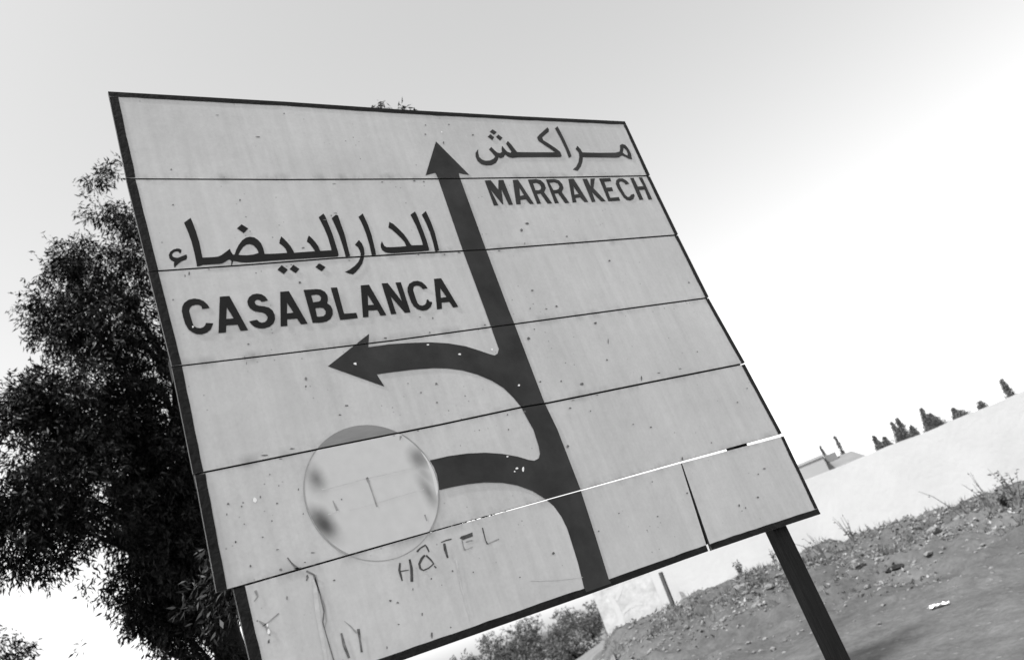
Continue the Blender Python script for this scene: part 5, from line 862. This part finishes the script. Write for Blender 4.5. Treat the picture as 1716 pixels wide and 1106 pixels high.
def build_sign():
    s = empty('road_sign', (1.19, 0, 0))
    tag(s, 'large tilted-looking white plank direction sign with arrows to Casablanca and Marrakech', 'road sign')
    off = Vector((-1.19, 0, 0))
    def put(name, vf, mt):
        o = mesh(name, [tuple(Vector(q) + off) for q in vf[0]], vf[1], mt, s); return o
    boards = []
    yoff = [.0004, .0, .0006, .0002, .0009, .0, .0008]
    for i, poly in enumerate(BOARDS):
        o = put('board', slab(poly, yoff[i], .011), M_BOARD); o.data.materials.append(M_EDGE)
        for pg in o.data.polygons:
            if abs(pg.normal.y) < .5 or pg.normal.y > .5: pg.material_index = 1
        boards.append(o)
    boards[6]['label'] = 'short separate board piece at the lower right corner'
    boards[5]['label'] = 'bottom board, set back to the right, with hand-painted lettering'
    def sub(name, vf, mt, b):
        o = mesh(name, [tuple(Vector(q) + off) for q in vf[0]], vf[1], mt, boards[b]); return o
    # painted dark border along the outer edges
    def edge(b, pts, d, w):
        # pts along the outer edge, d = inward direction
        n = len(pts); inner = []
        rs = random.Random(b * 7 + int(w * 1000))
        fine = []
        for i in range(n - 1):
            (x0, z0), (x1, z1) = pts[i], pts[i + 1]; k = max(2, int(math.hypot(x1 - x0, z1 - z0) / .04))
            fine += [(x0 + (x1 - x0) * j / k, z0 + (z1 - z0) * j / k) for j in range(k)]
        fine.append(pts[-1]); 
        inner = [(x + d[0] * w + rs.gauss(0, .0006), z + d[1] * w + rs.gauss(0, .0006)) for x, z in fine]
        v = [(x, -.0010, z) for x, z in fine] + [(x, -.0010, z) for x, z in inner]; m_ = len(fine)
        f = [(i, i + 1, m_ + i + 1, m_ + i) for i in range(m_ - 1)]
        o = sub('border', (v, f), M_BORDER, b)
        me = o.data
        if sum(p.normal.y for p in me.polygons) > 0: me.flip_normals()
    LW, RW, TW, BW = .0285, .0225, .0215, .0235
    def strip(b, x_is_left):
        poly = BOARDS[b]; 
        if x_is_left: a, c = poly[0], poly[-1]
        else:
            nt_ = {0: 5, 1: 7, 2: 8, 3: 7, 4: 8}[b]; a, c = poly[nt_ - 1], poly[nt_]
        return [a, c]
    for b in range(5):
        l = strip(b, True); r = strip(b, False)
        if b == 0:
            edge(0, BOARDS[0][:5], (0, -1), TW)
            l[0] = (l[0][0], l[0][1] - TW - .0015); r[0] = (r[0][0], r[0][1] - TW - .0015)
        edge(b, l, (1, 0), LW); edge(b, r, (-1, 0), RW)
    P5, P6 = BOARDS[5], BOARDS[6]
    edge(5, P5[6:], (0, 1), BW)
    edge(5, [P5[0], (P5[-1][0], P5[-1][1] + BW + .0015)], (1, 0), .031)
    edge(6, P6[3:], (0, 1), BW); edge(6, [P6[2], (P6[3][0], P6[3][1] + BW + .0015)], (-1, 0), .020)
    # lettering, arrows, marks; Marrakech letters share the glare-lightened arrow tone
    mats = dict(black=M_BLACK, arrow=M_ARROW_GLARE, brush=M_BRUSH, faint=M_FAINT, scuff=M_SCUFF, streak=M_STREAK, faint2=M_FAINT2, chip=M_CHIP, pale=M_PALE, disc=M_DISC, discgrey=M_DGREY, line=M_LINE, crescent=M_CRES)
    lay = dict(disc_patch=-.0008, disc_segment=-.0008, arrow=-.0013, letter=-.0013, arabic_letter=-.0013, letter_dot=-.0013, hand_painted_letter=-.0016, disc_outline=-.0012, disc_crescent=-.0011, scratch=-.0014, streak=-.0018, chip=-.0022)
    bunch = {}
    for kind, b, mt, poly, holes in MARKS:
        vf = flat(poly, holes, lay[kind])
        if kind in ('chip', 'scratch', 'streak'):
            bunch.setdefault((b, mt), []).append(vf)
        else: sub(kind, vf, mats[mt], b)
    for (b, mt), parts in bunch.items():
        o = sub({'chip': 'chipped_spots', 'pale': 'pale_chips'}.get(mt, 'scratches'), join_vf(parts), mats[mt], b); o['kind'] = 'stuff'
    # structure behind
    for x0, x1 in ((.160, .243), (2.135, 2.218)):
        v, f = boxmesh(((x0 + x1) / 2, .072, 1.72), (x1 - x0, .05, 3.64)); o = put('post', (v, f), M_POST); bevel(o, .006, 2)
    for z in (3.4, 3.044, 2.698, 2.357):
        v, f = boxmesh((1.186, .028, z), (2.356, .032, .07)); put('rail', (v, f), M_POST)
    v, f = boxmesh((0, .028, 0), (.06, .03, .31)); a = math.atan2(.045, .34)
    v = [(1.757 - .013 + x * math.cos(a) + z * math.sin(a) - .008, y, 1.848 - x * math.sin(a) + z * math.cos(a)) for x, y, z in v]
    put('batten', (v, f), M_POST)
build_sign()
